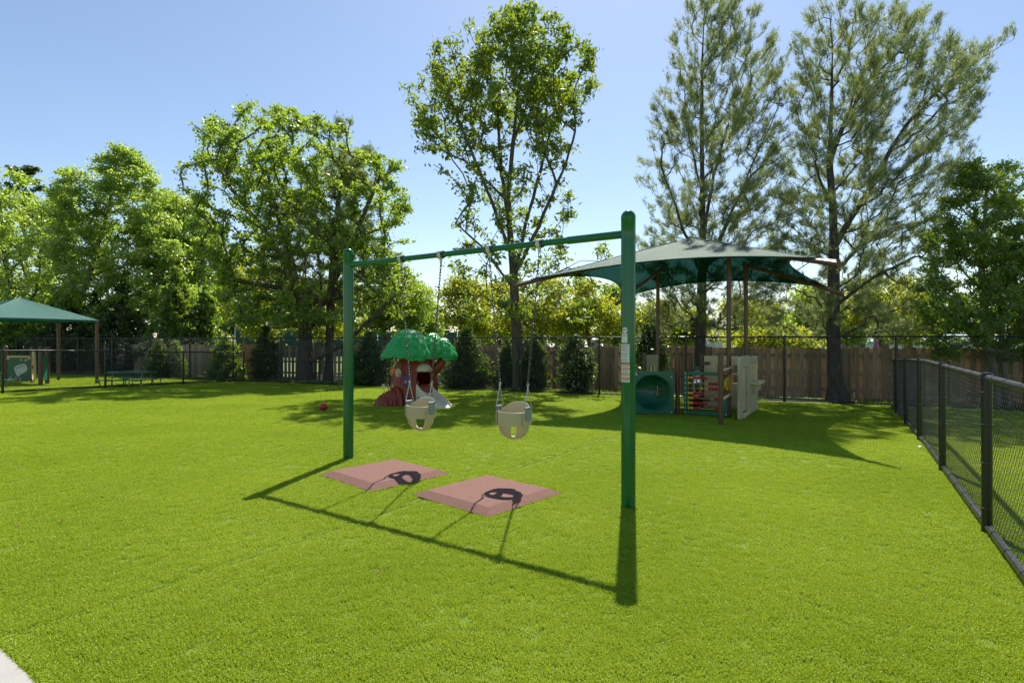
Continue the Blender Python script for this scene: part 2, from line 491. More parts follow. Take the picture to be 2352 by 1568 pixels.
# ---- artificial turf sheet inside the fences, following the gentle fall to the back fence
def turf_mat():
    m, nt, p = nodes_of('artificial_turf')
    p.inputs['Roughness'].default_value = 0.8
    p.inputs['Specular IOR Level'].default_value = 0.25
    tc = nt.nodes.new('ShaderNodeTexCoord')
    nz = nt.nodes.new('ShaderNodeTexNoise'); nz.inputs['Scale'].default_value = 55; nz.inputs['Detail'].default_value = 6
    nz.inputs['Roughness'].default_value = 0.75
    nt.links.new(tc.outputs['Object'], nz.inputs['Vector'])
    cr = nt.nodes.new('ShaderNodeValToRGB')
    cr.color_ramp.elements[0].position = 0.3; cr.color_ramp.elements[0].color = (0.08, 0.135, 0.008, 1)
    cr.color_ramp.elements[1].position = 0.7; cr.color_ramp.elements[1].color = (0.17, 0.25, 0.016, 1)
    nt.links.new(nz.outputs['Fac'], cr.inputs['Fac'])
    n2 = nt.nodes.new('ShaderNodeTexNoise'); n2.inputs['Scale'].default_value = 0.35; n2.inputs['Detail'].default_value = 3
    nt.links.new(tc.outputs['Object'], n2.inputs['Vector'])
    hs = nt.nodes.new('ShaderNodeHueSaturation')
    mr = nt.nodes.new('ShaderNodeMapRange'); mr.inputs['To Min'].default_value = 0.9; mr.inputs['To Max'].default_value = 1.1
    nt.links.new(n2.outputs['Fac'], mr.inputs['Value']); nt.links.new(mr.outputs['Result'], hs.inputs['Value'])
    nt.links.new(cr.outputs['Color'], hs.inputs['Color']); nt.links.new(hs.outputs['Color'], p.inputs['Base Color'])
    bp = nt.nodes.new('ShaderNodeBump'); bp.inputs['Strength'].default_value = 0.8; bp.inputs['Distance'].default_value = 0.015
    nt.links.new(nz.outputs['Fac'], bp.inputs['Height']); nt.links.new(bp.outputs['Normal'], p.inputs['Normal'])
    return m
rows = []
for d in list(np.arange(-0.04, 9.0, 0.5)) + [10, 12, 16, 20, 26, 34]:
    row = []
    for s_ in np.arange(-28, 36.1, 2.0):
        x = REAR_A[0] + REAR_D[0] * s_ + REAR_N[0] * d
        y = REAR_A[1] + REAR_D[1] * s_ + REAR_N[1] * d
        row.append((x, y, float(gh(x, y))))
    rows.append(row)
tm = MB().grid(rows).mesh('artificial_turf', turf_mat())
tag(link_mesh('artificial_turf', tm), kind='structure')

# ---- pale concrete path in the near left corner, its edge running parallel to the swing beam
PATH_A, PATH_B = np.array((-2.49, 2.754)), np.array((-2.09, 2.48))
pd = (PATH_B - PATH_A) / np.linalg.norm(PATH_B - PATH_A)
pn = np.array((pd[1], -pd[0]))                       # towards the path side
def path_side(x, y):
    return (x - PATH_A[0]) * pn[0] + (y - PATH_A[1]) * pn[1]
q = [PATH_A - pd * 16, PATH_A + pd * 10, PATH_A + pd * 10 + pn * 2.4, PATH_A - pd * 16 + pn * 2.4]
tag(MB().slab([tuple(a) for a in q], -0.05, 0.012).build('path', MT['concrete'], bevel=0.006), kind='structure')

# joins where the rolls of turf meet: a narrow dark line of pressed-down yarn, square to the swing beam
SEAMS = [np.array((-2.29, 3.21)) + pd * k for k in (0.0,)]
jm = M('turf_joint', (0.07, 0.115, 0.008), 1.0, spec=0.0, var=0.3, scale=30)
for c in SEAMS:
    rowsj = []
    for t in np.arange(-0.5, 20.0, 0.5):
        p = c - pn * t
        if rear_dist(p[0], p[1]) < 0.2: break
        rowsj.append([(p[0] + pd[0] * w, p[1] + pd[1] * w, float(gh(p[0], p[1])) + 0.004) for w in (-0.012, 0.012)])
    tag(MB().grid(rowsj).build('turf_joint', jm, fix=False), kind='structure')

# ================================================================== TURF FIBRES (uncountable)
def turf_fibres():
    rng = np.random.default_rng(3)
    # one tuft mesh of short bent blades
    nb = 46
    V, Fc = [], []
    for i in range(nb):
        a = rng.uniform(0, 2 * math.pi); rr = 0.05 * math.sqrt(rng.uniform())
        bx, by = rr * math.cos(a), rr * math.sin(a)
        L = rng.uniform(0.013, 0.025); w = rng.uniform(0.0014, 0.0025)
        h = rng.uniform(0, 2 * math.pi); ln = rng.uniform(0.2, 1.1)
        dx, dy = math.cos(h), math.sin(h); th = rng.uniform(0, 2 * math.pi)
        wx, wy = math.cos(th) * w, math.sin(th) * w
        b = len(V)
        mx, my, mz = bx + dx * L * ln * 0.3, by + dy * L * ln * 0.3, L * 0.62
        tx, ty, tz = bx + dx * L * ln, by + dy * L * ln, L * (1.0 - 0.25 * ln)
        V += [(bx - wx, by - wy, -0.002), (bx + wx, by + wy, -0.002), (mx + wx, my + wy, mz), (mx - wx, my - wy, mz), (tx, ty, tz)]
        Fc += [(b, b + 1, b + 2, b + 3), (b + 3, b + 2, b + 4)]
    me = bpy.data.meshes.new('turf_tuft')
    me.from_pydata(V, [], Fc)
    me.materials.append(leaf_mat('turf_yarn', (0.25, 0.36, 0.020), (0.40, 0.50, 0.05), (0.36, 0.48, 0.022), (0.54, 0.63, 0.05), gloss=0.012, trans=0.35, grough=0.4, world=True))
    tuft = bpy.data.objects.new('turf_tuft', me)
    pts = []
    def scatter(y0, y1, dens, spread):
        area_w = 1.15 * y1 + 1.5
        n = int(dens * (y1 - y0) * 2 * area_w)
        y = rng.uniform(y0, y1, n); x = rng.uniform(-area_w, area_w, n)
        k = (np.abs(x) < 1.12 * y + 1.4) & (rear_dist(x, y) > 0.02) & (path_side(x, y) < -0.055)
        pts.append(np.stack([x[k], y[k], gh(x[k], y[k]), np.full(k.sum(), spread)], 1))
    scatter(1.5, 4.0, 950, 0.9)
    scatter(4.0, 6.5, 620, 1.05)
    scatter(6.5, 10.0, 330, 1.3)
    scatter(10.0, 16.0, 190, 1.8)
    scatter(16.0, 32.0, 95, 2.4)
    # overhanging fringe on the path edge
    n = 420
    t = rng.uniform(-1.2, 1.5, n)
    fx = PATH_A[0] + pd[0] * t - pn[0] * 0.045; fy = PATH_A[1] + pd[1] * t - pn[1] * 0.045
    pts.append(np.stack([fx, fy, np.full(n, 0.004), np.full(n, 1.0)], 1))
    P = np.concatenate(pts)
    tall = np.ones(len(P))
    for c in SEAMS:
        ds = np.abs((P[:, 0] - c[0]) * pd[0] + (P[:, 1] - c[1]) * pd[1])
        tall = np.where(ds < 0.05, 0.45, tall)
        P = P[ds > 0.02]; tall = tall[ds > 0.02]
    P = np.concatenate([P, tall[:, None]], 1)
    # keep the mats clear
    for (cx, cy, a) in ((-0.235, 5.51, -42), (-1.415, 6.325, -43)):
        c, s_ = math.cos(R(-a)), math.sin(R(-a))
        lx = (P[:, 0] - cx) * c - (P[:, 1] - cy) * s_; ly = (P[:, 0] - cx) * s_ + (P[:, 1] - cy) * c
        P = P[~((np.abs(lx) < 0.5) & (np.abs(ly) < 0.5))]
    pm = bpy.data.meshes.new('turf_fibres')
    pm.vertices.add(len(P)); pm.vertices.foreach_set('co', P[:, :3].astype(np.float32).ravel())
    at_ = pm.attributes.new('spread', 'FLOAT', 'POINT'); at_.data.foreach_set('value', P[:, 3].astype(np.float32))
    at2 = pm.attributes.new('tall', 'FLOAT', 'POINT'); at2.data.foreach_set('value', P[:, 4].astype(np.float32))
    pm.update()
    o = link_mesh('turf_fibres', pm)
    ng = bpy.data.node_groups.new('turf_scatter', 'GeometryNodeTree')
    ng.interface.new_socket('Geometry', in_out='INPUT', socket_type='NodeSocketGeometry')
    ng.interface.new_socket('Geometry', in_out='OUTPUT', socket_type='NodeSocketGeometry')
    gi = ng.nodes.new('NodeGroupInput'); go = ng.nodes.new('NodeGroupOutput')
    ip = ng.nodes.new('GeometryNodeInstanceOnPoints')
    oi = ng.nodes.new('GeometryNodeObjectInfo'); oi.inputs['Object'].default_value = tuft; oi.inputs['As Instance'].default_value = True
    rv = ng.nodes.new('FunctionNodeRandomValue'); rv.data_type = 'FLOAT_VECTOR'
    rv.inputs[0].default_value = (-0.12, -0.12, 0); rv.inputs[1].default_value = (0.12, 0.12, 6.283)
    na = ng.nodes.new('GeometryNodeInputNamedAttribute'); na.data_type = 'FLOAT'; na.inputs['Name'].default_value = 'spread'
    cx = ng.nodes.new('ShaderNodeCombineXYZ')
    rs = ng.nodes.new('FunctionNodeRandomValue'); rs.data_type = 'FLOAT'; rs.inputs[2].default_value = 0.8; rs.inputs[3].default_value = 1.15
    ng.links.new(gi.outputs[0], ip.inputs['Points'])
    ng.links.new(oi.outputs['Geometry'], ip.inputs['Instance'])
    ng.links.new(rv.outputs[0], ip.inputs['Rotation'])
    ng.links.new(na.outputs[0], cx.inputs[0]); ng.links.new(na.outputs[0], cx.inputs[1]); nb2 = ng.nodes.new('GeometryNodeInputNamedAttribute'); nb2.data_type = 'FLOAT'; nb2.inputs['Name'].default_value = 'tall'
    mu = ng.nodes.new('ShaderNodeMath'); mu.operation = 'MULTIPLY'
    ng.links.new(rs.outputs[1], mu.inputs[0]); ng.links.new(nb2.outputs[0], mu.inputs[1]); ng.links.new(mu.outputs[0], cx.inputs[2])
    ng.links.new(cx.outputs[0], ip.inputs['Scale'])
    ng.links.new(ip.outputs[0], go.inputs[0])
    md = o.modifiers.new('scatter', 'NODES'); md.node_group = ng
    tag(o, 'short bright green artificial turf fibres covering the play yard', 'turf', kind='stuff')
turf_fibres()

# ================================================================== SWING SET
P1, P2 = Vector((-2.08, 7.195, 0)), Vector((1.046, 5.09, 0))     # far post, near post
BEAM_Z = 2.46
bdir = (P2 - P1).normalized()
BANG = math.atan2(bdir.y, bdir.x)
BOLT = MB().ball((0, 0, 0), 0.006, 8, 5).mesh('bolt', MT['steel'])
RIVET = MB().ball((0, 0, 0), 0.006, 10, 6).mesh('rivet', MT['clamp'])
def swing_frame():
    root = thing('swing_frame', (P1 + P2) / 2, 'glossy green steel swing frame of two posts and a beam', 'swing frame')
    C = Matrix.Translation(-root.location)
    posts = []
    for P, H in ((P1, 2.67), (P2, 2.67)):
        mb = MB(C @ Matrix.Translation(P))
        r = 0.0645
        prof = [(r, -0.03)] + [(r, 0.4 * k) for k in range(1, 7)] + [(r, H - r - 0.012), (r * 1.02, H - r - 0.010), (r * 1.02, H - r)]
        prof += [(max(0.0005, r * 1.02 * math.cos(t)), H - r + r * 1.02 * math.sin(t)) for t in np.linspace(0.12, math.pi / 2, 9)]
        mb.lathe(prof, 40)
        posts.append(mb.build('post', MT['green_post'], root))
    mb = MB(C)
    A, B = P1 + Vector((0, 0, BEAM_Z)), P2 + Vector((0, 0, BEAM_Z))
    mb.tube([A, B], 0.0305, 28)
    mb.build('top_beam', MT['green_post'], root)
    for a, b in ((A, A + bdir * 0.34), (B, B - bdir * 0.62)):
        mb = MB(C)
        mb.tube([a, b - (b - a).normalized() * 0.004, b], [0.0365, 0.0365, 0.0345], 28)
        mb.build('beam_sleeve', MT['green_post'], root)
    # labels on the near post: slightly proud curved sheets
    r = 0.0645
    def patch(z0, z1, a0, a1, dr, name, mat, par, nseg=10, lean=0.0):
        mb = MB(C @ Matrix.Translation(P2))
        rows = []
        for z in (z0, z1):
            rows.append([((r + dr) * math.cos(t + lean * (z - z0)), (r + dr) * math.sin(t + lean * (z - z0)), z) for t in np.linspace(a0, a1, nseg)])
        mb.grid(rows)
        return mb.build(name, mat, par, fix=False)
    def zpx(py):
        return CAMH - (py - HZ) * 5.02 / F
    AL = math.atan2(-P2.y, -P2.x)                  # angle that faces the camera
    def ang(u):                                   # u in -1..1 across the visible width of the post
        return AL + math.asin(max(-0.99, min(0.99, u)))
    near = posts[1]
    def ypx(z): return 735.0 + (z) * 280 / 1568 / 1.7415      # zoom rows of the label crop
    # round seal
    zc, hh = (zpx(ypx(158)) + zpx(ypx(288))) / 2, abs(zpx(ypx(288)) - zpx(ypx(158))) / 2
    mb = MB(C @ Matrix.Translation(P2))
    vs = [((r + 0.0012) * math.cos(ang(-0.47)), (r + 0.0012) * math.sin(ang(-0.47)), zc)]
    for k in range(24):
        t = 2 * math.pi * k / 24
        a = ang(-0.47 + 0.35 * math.cos(t))
        vs.append(((r + 0.0012) * math.cos(a), (r + 0.0012) * math.sin(a), zc + hh * math.sin(t)))
    mb.add(vs, [(0, k + 1, (k + 1) % 24 + 1) for k in range(24)])
    seal = mb.build('round_seal', MT['white'], near, fix=False)
    lab = [('inspection_label', 295, 505, -0.88, -0.14), ('instruction_label', 535, 955, -0.985, 0.15), ('warning_label', 975, 1395, -0.985, 0.18)]
    sheets = {}
    for nm, y0, y1, u0, u1 in lab:
        sheets[nm] = patch(zpx(ypx(y1)), zpx(ypx(y0)), ang(u0), ang(u1), 0.0012, nm, MT['white'], near)
    def bar(y0, y1, u0, u1, mat, sheet, nm='text_line'):
        patch(zpx(ypx(y1)), zpx(ypx(y0)), ang(u0), ang(u1), 0.0020, nm, mat, sheet)
    for y, u0, u1 in ((306, -.78, -.26), (330, -.8, -.2), (346, -.8, -.2), (360, -.74, -.26), (376, -.7, -.3), (402, -.64, -.36), (430, -.62, -.4), (462, -.62, -.4), (484, -.66, -.36)):
        pass
    # print on the labels, one joined sheet of print per label (too small to read)
    def prints(sheet, rows, mat, nm='printed_text'):
        mb = MB(C @ Matrix.Translation(P2))
        for (y0, y1, u0, u1) in rows:
            z0, z1 = zpx(ypx(y1)), zpx(ypx(y0))
            mb.grid([[((r + 0.002) * math.cos(t), (r + 0.002) * math.sin(t), z) for t in np.linspace(ang(u0), ang(u1), 6)] for z in (z0, z1)])
        mb.build(nm, mat, sheet, fix=False)
    rg = random.Random(4)
    prints(seal, [(210, 222, -.80, -.14), (190, 196, -.72, -.24), (240, 246, -.68, -.26)], MT['print'])
    prints(sheets['inspection_label'], [(y, y + 6, -.8, -.2 - .1 * rg.random()) for y in (312, 332, 346, 360)] + [(y, y + 5, -.62, -.4) for y in (400, 430, 455, 472)], MT['print'])
    prints(sheets['instruction_label'], [(y, y + 6, -.93, .1 - .2 * rg.random()) for y in range(575, 945, 15) if y not in (710, 845)], MT['print'])
    prints(sheets['instruction_label'], [(548, 560, -.9, .06)], MT['red_print'], 'printed_heading')
    wl = sheets['warning_label']
    for y0, y1 in ((976, 1006), (1074, 1104), (1204, 1232), (1302, 1332)):
        bar(y0, y1, -0.985, 0.18, MT['orange'], wl, 'orange_band')
    prints(wl, [(y, y + 5, -.92, .1 - .15 * rg.random()) for y in list(range(1016, 1068, 13)) + list(range(1114, 1200, 13)) + list(range(1240, 1298, 14)) + list(range(1340, 1385, 12))], MT['print'])
    # hanger clamps on the beam
    hang = []
    Xb = frame2(P1, P2, BEAM_Z)
    L = (P2 - P1).length
    for t in (0.248, 0.411, 0.590, 0.752):
        c = Matrix.Translation(-root.location) @ Xb @ Matrix.Translation((t * L, 0, 0))
        mb = MB(c)
        mb.tube([(-0.021, 0, 0), (-0.021, 0, 0), (0.021, 0, 0), (0.021, 0, 0)], [0.0315, 0.047, 0.047, 0.0315], 28, cap=False)
        mb.prism([(-0.02, -0.036), (0.02, -0.036), (0.012, -0.085), (-0.012, -0.085)], -0.009, 0.009)
        h = mb.build('hanger_clamp', MT['clamp'], root, bevel=0.002)
        mb = MB(c)
        for sx in (-1, 1):
            mb.tube([(sx * 0.0215, 0, 0), (sx * 0.0215, 0, 0), (sx * 0.042, 0, 0), (sx * 0.045, 0, 0)], [0.0315, 0.044, 0.041, 0.0315], 28, cap=False)
        mb.build('collar', MT['clamp_dark'], h)
        for (bx, by, bz) in [(sx, -0.042 * math.cos(a), 0.042 * math.sin(a)) for sx in (-0.033, 0.033) for a in (-0.5, 0.6)] + [(0, -0.046, 0.004)]:
            link_mesh('bolt', BOLT, h, c @ Vector((bx, by, bz)))
        hang.append(Xb @ Vector((t * L, 0, -0.08)))
    return hang
HANG = swing_frame()

def chain_link_mesh():
    mb = MB()
    r, a, b = 0.0031, 0.0078, 0.0205
    pts = []
    for k in range(16):
        t = 2 * math.pi * k / 16
        x, z = a * math.cos(t), a * math.sin(t)
        z += (b - a) if math.sin(t) >= 0 else -(b - a)
        pts.append((x, 0, z))
    mb.tube(pts, r, 6, closed=True)
    return mb.mesh('chain_link', MT['chain'])
LINK = chain_link_mesh()

def bucket_mesh():
    """seat shell; x across (along the beam), -y front, z up from the lowest point"""
    NA = 48
    def ring(v, th):
        c, s = math.cos(th), math.sin(th)
        ex = 2.6
        px = 0.158 * math.copysign(abs(c) ** (2 / ex), c)
        py = 0.128 * math.copysign(abs(s) ** (2 / ex), s)
        return px, py
    vs_ = []
    lv = [0.0, 0.30, 0.46, 0.60, 0.74, 0.87, 1.0]
    top = 0.285
    rows = []
    for i, v in enumerate(lv):
        row = []
        for k in range(NA):
            th = 2 * math.pi * k / NA + math.pi / NA
            px, py = ring(v, th)
            if v <= 0.46:
                sc = 1.0 - 0.03 * v
                z = top - v * 0.31
                if i == 0:
                    back = max(0.0, math.sin(th))
                    z += 0.09 * back ** 1.1
            else:
                w = (v - 0.46) / 0.54
                ang_ = w * math.pi / 2 * 0.96
                sc = (0.985 * math.cos(ang_) ** 0.75)
                z = 0.142 * (1 - math.sin(ang_)) ** 1.0 + 0.0
            row.append((px * sc, py * sc, z))
        rows.append(row)
    mb = MB()
    V = [p for r in rows for p in r]
    Fc = []
    for i in range(len(rows) - 1):
        for k in range(NA):
            th = (2 * math.pi * (k + 0.5) / NA + math.pi / NA) % (2 * math.pi)
            deg = math.degrees(th)
            # leg holes: front left and front right between centre strap and sides
            hole = (2 <= i <= 4) and any(abs(deg - q) < 27.5 for q in (52.5, 127.5, 232.5, 307.5))
            if hole: continue
            k2 = (k + 1) % NA
            Fc.append((i * NA + k, i * NA + k2, (i + 1) * NA + k2, (i + 1) * NA + k))
    V.append((0, 0, -0.004))
    n = len(rows) - 1
    for k in range(NA):
        Fc.append((n * NA + k, n * NA + (k + 1) % NA, len(V) - 1))
    mb.add(V, Fc)
    return mb.mesh('bucket', MT['seat'], ang=60)
BUCKET = bucket_mesh()

def bucket_swing(hA, hB, zbot, label, cx):
    """hangs from two clamps; hA, hB = clamp eyes"""
    mid = (hA + hB) / 2
    root = thing('bucket_swing', (mid.x, mid.y, zbot), label, 'baby swing', 'bucket swings hanging from the green frame', BANG)
    # local frame: x along the beam
    o = link_mesh('bucket', BUCKET, root)
    sm = o.modifiers.new('thick', 'SOLIDIFY'); sm.thickness = 0.012; sm.offset = 0
    ss = o.modifiers.new('soft', 'SUBSURF'); ss.levels = 2; ss.render_levels = 2
    half = (hB - hA).length / 2
    H = mid.z - zbot
    for s_ in (-1, 1):
        # outer pad and steel plate on the side wall
        mb = MB()
        x = s_ * 0.166
        mb.prism([(-0.075, 0.150), (0.075, 0.150), (0.082, 0.30), (-0.082, 0.30)], -0.006, 0.006)
        mb.X = Matrix.Translation((x, 0, 0)) @ Matrix.Rotation(R(90), 4, 'Z')
        mb2 = MB(mb.X); mb2.prism([(-0.075, 0.148), (0.075, 0.148), (0.080, 0.285), (-0.080, 0.285)], -0.006, 0.006)
        pad = mb2.build('side_pad', MT['seat'], root, bevel=0.004)
        mb3 = MB(Matrix.Translation((x + s_ * 0.0085, 0, 0)) @ Matrix.Rotation(R(90), 4, 'Z'))
        pl = [(-0.060, 0.318), (0.060, 0.318)] + [(0.056 * math.cos(t), 0.215 - 0.03 * math.sin(t)) for t in np.linspace(0, math.pi, 12)]
        mb3.prism(pl, -0.0025, 0.0025)
        mb3.tube([(-0.06, 0, 0.322), (0.06, 0, 0.322)], 0.011, 12)
        plate = mb3.build('side_plate', MT['plate'], root, bevel=0.001)
        mb3 = MB(Matrix.Translation((x + s_ * 0.012, 0, 0)) @ Matrix.Rotation(R(90), 4, 'Z'))
        for (py, pz) in ((-0.025, 0.262), (0.025, 0.262), (0.0, 0.222)):
            link_mesh('rivet', RIVET, plate, mb3.X @ Vector((py, 0, pz)))
        # triangle hanger
        apx = s_ * 0.172
        apex = Vector((apx, 0, 0.535))
        mb = MB()
        a, b = Vector((x + s_ * 0.008, -0.066, 0.322)), Vector((x + s_ * 0.008, 0.066, 0.322))
        mb.tube([a, a + (apex - a) * 0.04, a + (apex - a) * 0.92, apex + Vector((0, -0.006, 0.004)), apex + Vector((0, 0.006, 0.004)), b + (apex - b) * 0.92, b + (apex - b) * 0.04, b], 0.0055, 8, closed=True)
        mb.build('triangle_hanger', MT['steel'], root)
        mb = MB()
        mb.tube([(apx + 0.012 * math.cos(t), 0, 0.552 + 0.016 * math.sin(t)) for t in np.linspace(0, 2 * math.pi, 15)[:-1]], 0.004, 7, closed=True)
        mb.build('shackle', MT['steel'], root)
        # chain
        p0 = Vector((apx, 0, 0.575)); p1 = Vector((s_ * half, 0, H - 0.035))
        d = p1 - p0; n = int(round(d.length / 0.0335)); dn = d.normalized()
        qd = dn.to_track_quat('Z', 'X')
        for k in range(n + 1):
            p = p0 + d * (k / n)
            qq = qd @ Quaternion((0, 0, 1), R(90 * (k % 2) + 20 + rngc.uniform(-16, 16)))
            l = link_mesh('chain_link', LINK, root, p)
            l.rotation_mode = 'QUATERNION'; l.rotation_quaternion = qq
            l.scale = (1.15, 1.15, 1.15)
        mb = MB()
        q = p1 + dn * 0.012
        mb.tube([q + Vector((0.011 * math.cos(t), 0, 0.03 * math.sin(t))) for t in np.linspace(0, 2 * math.pi, 15)[:-1]], 0.0038, 7, closed=True)
        mb.build('swivel', MT['steel'], root)
rngc = random.Random(11)
bucket_swing(HANG[0], HANG[1], 0.475, 'tan bucket swing on the beam half away from the warning labels', 0)
bucket_swing(HANG[2], HANG[3], 0.500, 'tan bucket swing hanging closest to the post with warning labels', 0)

def impact_mat(cx, cy, a, side, label):
    root_h = 0.052
    h, ins = side / 2, 0.10
    mb = MB()
    base = [(-h, -h), (h, -h), (h, h), (-h, h)]
    top = [(-h + ins, -h + ins), (h - ins, -h + ins), (h - ins, h - ins), (-h + ins, h - ins)]
    vs = [(*p, -0.004) for p in base] + [(*p, 0.008) for p in base] + [(*p, root_h) for p in top]
    fs = [(4, 5, 1, 0), (5, 6, 2, 1), (6, 7, 3, 2), (7, 4, 0, 3), (8, 9, 5, 4), (9, 10, 6, 5), (10, 11, 7, 6), (11, 8, 4, 7), (11, 10, 9, 8)]
    mb.add(vs, [tuple(reversed(f)) for f in fs])
    o = mb.build('rubber_mat', MT['mat'], None, smooth=False, bevel=0.004, loc=(cx, cy, 0.006))
    o.rotation_euler = (0, 0, R(a))
    tag(o, label, 'mat', 'red rubber wear mats under the swings')
impact_mat(-0.235, 5.50, -42, 1.03, 'brick red rubber wear mat below the swing nearest the labelled post')
impact_mat(-1.415, 6.31, -43, 1.03, 'brick red rubber wear mat below the swing farther from the labelled post')

# ================================================================== CHAIN-LINK FENCES
def diag_wires(A, B, H, dz, w, r, off, zig, extra_top=0.0):
    """woven wire between ground points A and B. zig: real bent wires, else straight crossing wires"""
    A, B = np.array(A[:2]), np.array(B[:2])
    L = np.linalg.norm(B - A); d = (B - A) / L; nrm = np.array((-d[1], d[0]))
    segs = []
    if zig:
        hw = w / 2
        nw = int(L / hw); nk = int((H + extra_top - dz) / hw)
        i = np.arange(nw)[:, None]; k = np.arange(nk + 1)[None, :]
        sx = (i + ((k + i) % 2)) * hw
        oy = np.zeros_like(sx) + off
        X = A[0] + d[0] * sx + nrm[0] * oy; Y = A[1] + d[1] * sx + nrm[1] * oy
        Z = dz + k * hw + gh(X, Y)
        P = np.stack([X, Y, Z], -1)
        sgn = np.where((k[:, :-1] + i) % 2 == 0, 1.0, -1.0) * 0.0055      # flattened helix: front and back runs
        mid = (P[:, :-1] + P[:, 1:]) / 2
        mid[..., 0] += nrm[0] * sgn; mid[..., 1] += nrm[1] * sgn
        a = np.concatenate([P[:, :-1].reshape(-1, 3), mid.reshape(-1, 3)]); b = np.concatenate([mid.reshape(-1, 3), P[:, 1:].reshape(-1, 3)])
    else:
        a, b = [], []
        Hh = H - dz
        for sgn in (1, -1):
            for c in np.arange(-Hh, L + Hh, w):
                if sgn > 0: s0, z0, s1, z1 = c, 0, c + Hh, Hh
                else: s0, z0, s1, z1 = c, Hh, c + Hh, 0
                if s1 < 0 or s0 > L: continue
                if s0 < 0: z0 += (z1 - z0) * (-s0) / (s1 - s0); s0 = 0
                if s1 > L: z1 -= (z1 - z0) * (s1 - L) / (s1 - s0); s1 = L
                n = 3 if L > 20 else 3
                for q in range(n):
                    t0, t1 = q / n, (q + 1) / n
                    for arr, t in ((a, t0), (b, t1)):
                        ss = s0 + (s1 - s0) * t; zz = z0 + (z1 - z0) * t
                        x = A[0] + d[0] * ss + nrm[0] * (off + sgn * 0.002); y = A[1] + d[1] * ss + nrm[1] * (off + sgn * 0.002)
                        arr.append((x, y, dz + zz + float(gh(x, y))))
        a, b = np.array(a), np.array(b)
    t = b - a; t /= np.linalg.norm(t, axis=1, keepdims=True)
    n3 = np.broadcast_to(np.array((nrm[0], nrm[1], 0.0)), t.shape)
    c = np.cross(t, n3)
    sides = 4 if zig else 3
    V = []
    for e in (a, b):
        for k in range(sides):
            th = 2 * math.pi * k / sides + 0.4
            V.append(e + (n3 * math.cos(th) + c * math.sin(th)) * r)
    V = np.stack(V, 1)
    m = len(a)
    base = (np.arange(m) * 2 * sides)[:, None]
    Fs = []
    for k in range(sides):
        k2 = (k + 1) % sides
        Fs.append(np.concatenate([base + k, base + k2, base + sides + k2, base + sides + k], 1))
    return V.reshape(-1, 3), np.concatenate(Fs)

def chain_fence(name, label, pts, H, r_post, r_rail, post_pts, zig, wire_r, corner_posts=(), ties=0.0, rail_bot=0.06, off=0.035, step=1.0):
    A, B = Vector((*pts[0], 0)), Vector((*pts[1], 0))
    A.z, B.z = float(gh(A.x, A.y)), float(gh(B.x, B.y))
    root = thing(name, A, label, 'chain-link fence')
    C = Matrix.Translation(-A)
    mb = MB()
    mb.lathe([(r_post, -0.05), (r_post, H * 0.5), (r_post, H - 0.02), (r_post * 1.12, H - 0.02), (r_post * 1.12, H + 0.02), (r_post * 0.8, H + 0.035), (0.001, H + 0.04)], 16)
    pm = mb.mesh('post', MT['black_post'])
    for (x, y) in post_pts:
        link_mesh('post', pm, root, Vector((x, y, float(gh(x, y)))) - A)
    n = max(2, int((B - A).length / step))
    for nm, z, rr in (('top_rail', H - 0.005, r_rail), ('bottom_rail', rail_bot, r_rail * 0.95)):
        path = []
        for k in range(n + 1):
            p = A.lerp(B, k / n); p.z = float(gh(p.x, p.y)) + z
            path.append(p)
        MB(C).tube(path, rr, 14).build(nm, MT['rail_black'] if zig else MT['black_post'], root)
    V, Fs = diag_wires(A, B, H, 0.03, 0.072, wire_r, off, zig, 0.035)
    me = np_mesh('wire_mesh', V - np.array(A), Fs, MT['black_wire'])
    tag(link_mesh('wire_mesh', me, root), kind='stuff')
    if ties > 0:
        d = (B - A); d.z = 0; d.normalize()
        rr = r_rail + 0.003
        mb = MB(frame2((0, 0, 0), d))
        path = [(0.006 * math.sin(t), -(0.004 + rr * math.cos(t) * (1.0 if math.cos(t) < 0 else 1.75)), rr * math.sin(t)) for t in np.linspace(0, 2 * math.pi, 17)[:-1]]
        mb.tube(path, 0.0024, 6, closed=True)
        tm_ = mb.mesh('tie_wire', MT['steel_dark'])
        k = 0.2
        while k < (B - A).length:
            p = A + d * k
            for z in (H - 0.005, rail_bot):
                link_mesh('tie_wire', tm_, root, Vector((p.x, p.y, float(gh(p.x, p.y)) + z)) - A)
            k += ties
        # ties round the posts
        mb = MB()
        mb.tube([((r_post + 0.004) * math.cos(t), (r_post + 0.004) * math.sin(t), 0.004 * math.sin(2 * t)) for t in np.linspace(0, 2 * math.pi, 17)[:-1]], 0.0026, 6, closed=True)
        tp = mb.mesh('post_tie', MT['steel_dark'])
        for (x, y) in post_pts:
            for z in (0.2, 0.55, 0.85, 1.1):
                link_mesh('post_tie', tp, root, Vector((x, y, float(gh(x, y)) + z)) - A)
    return root

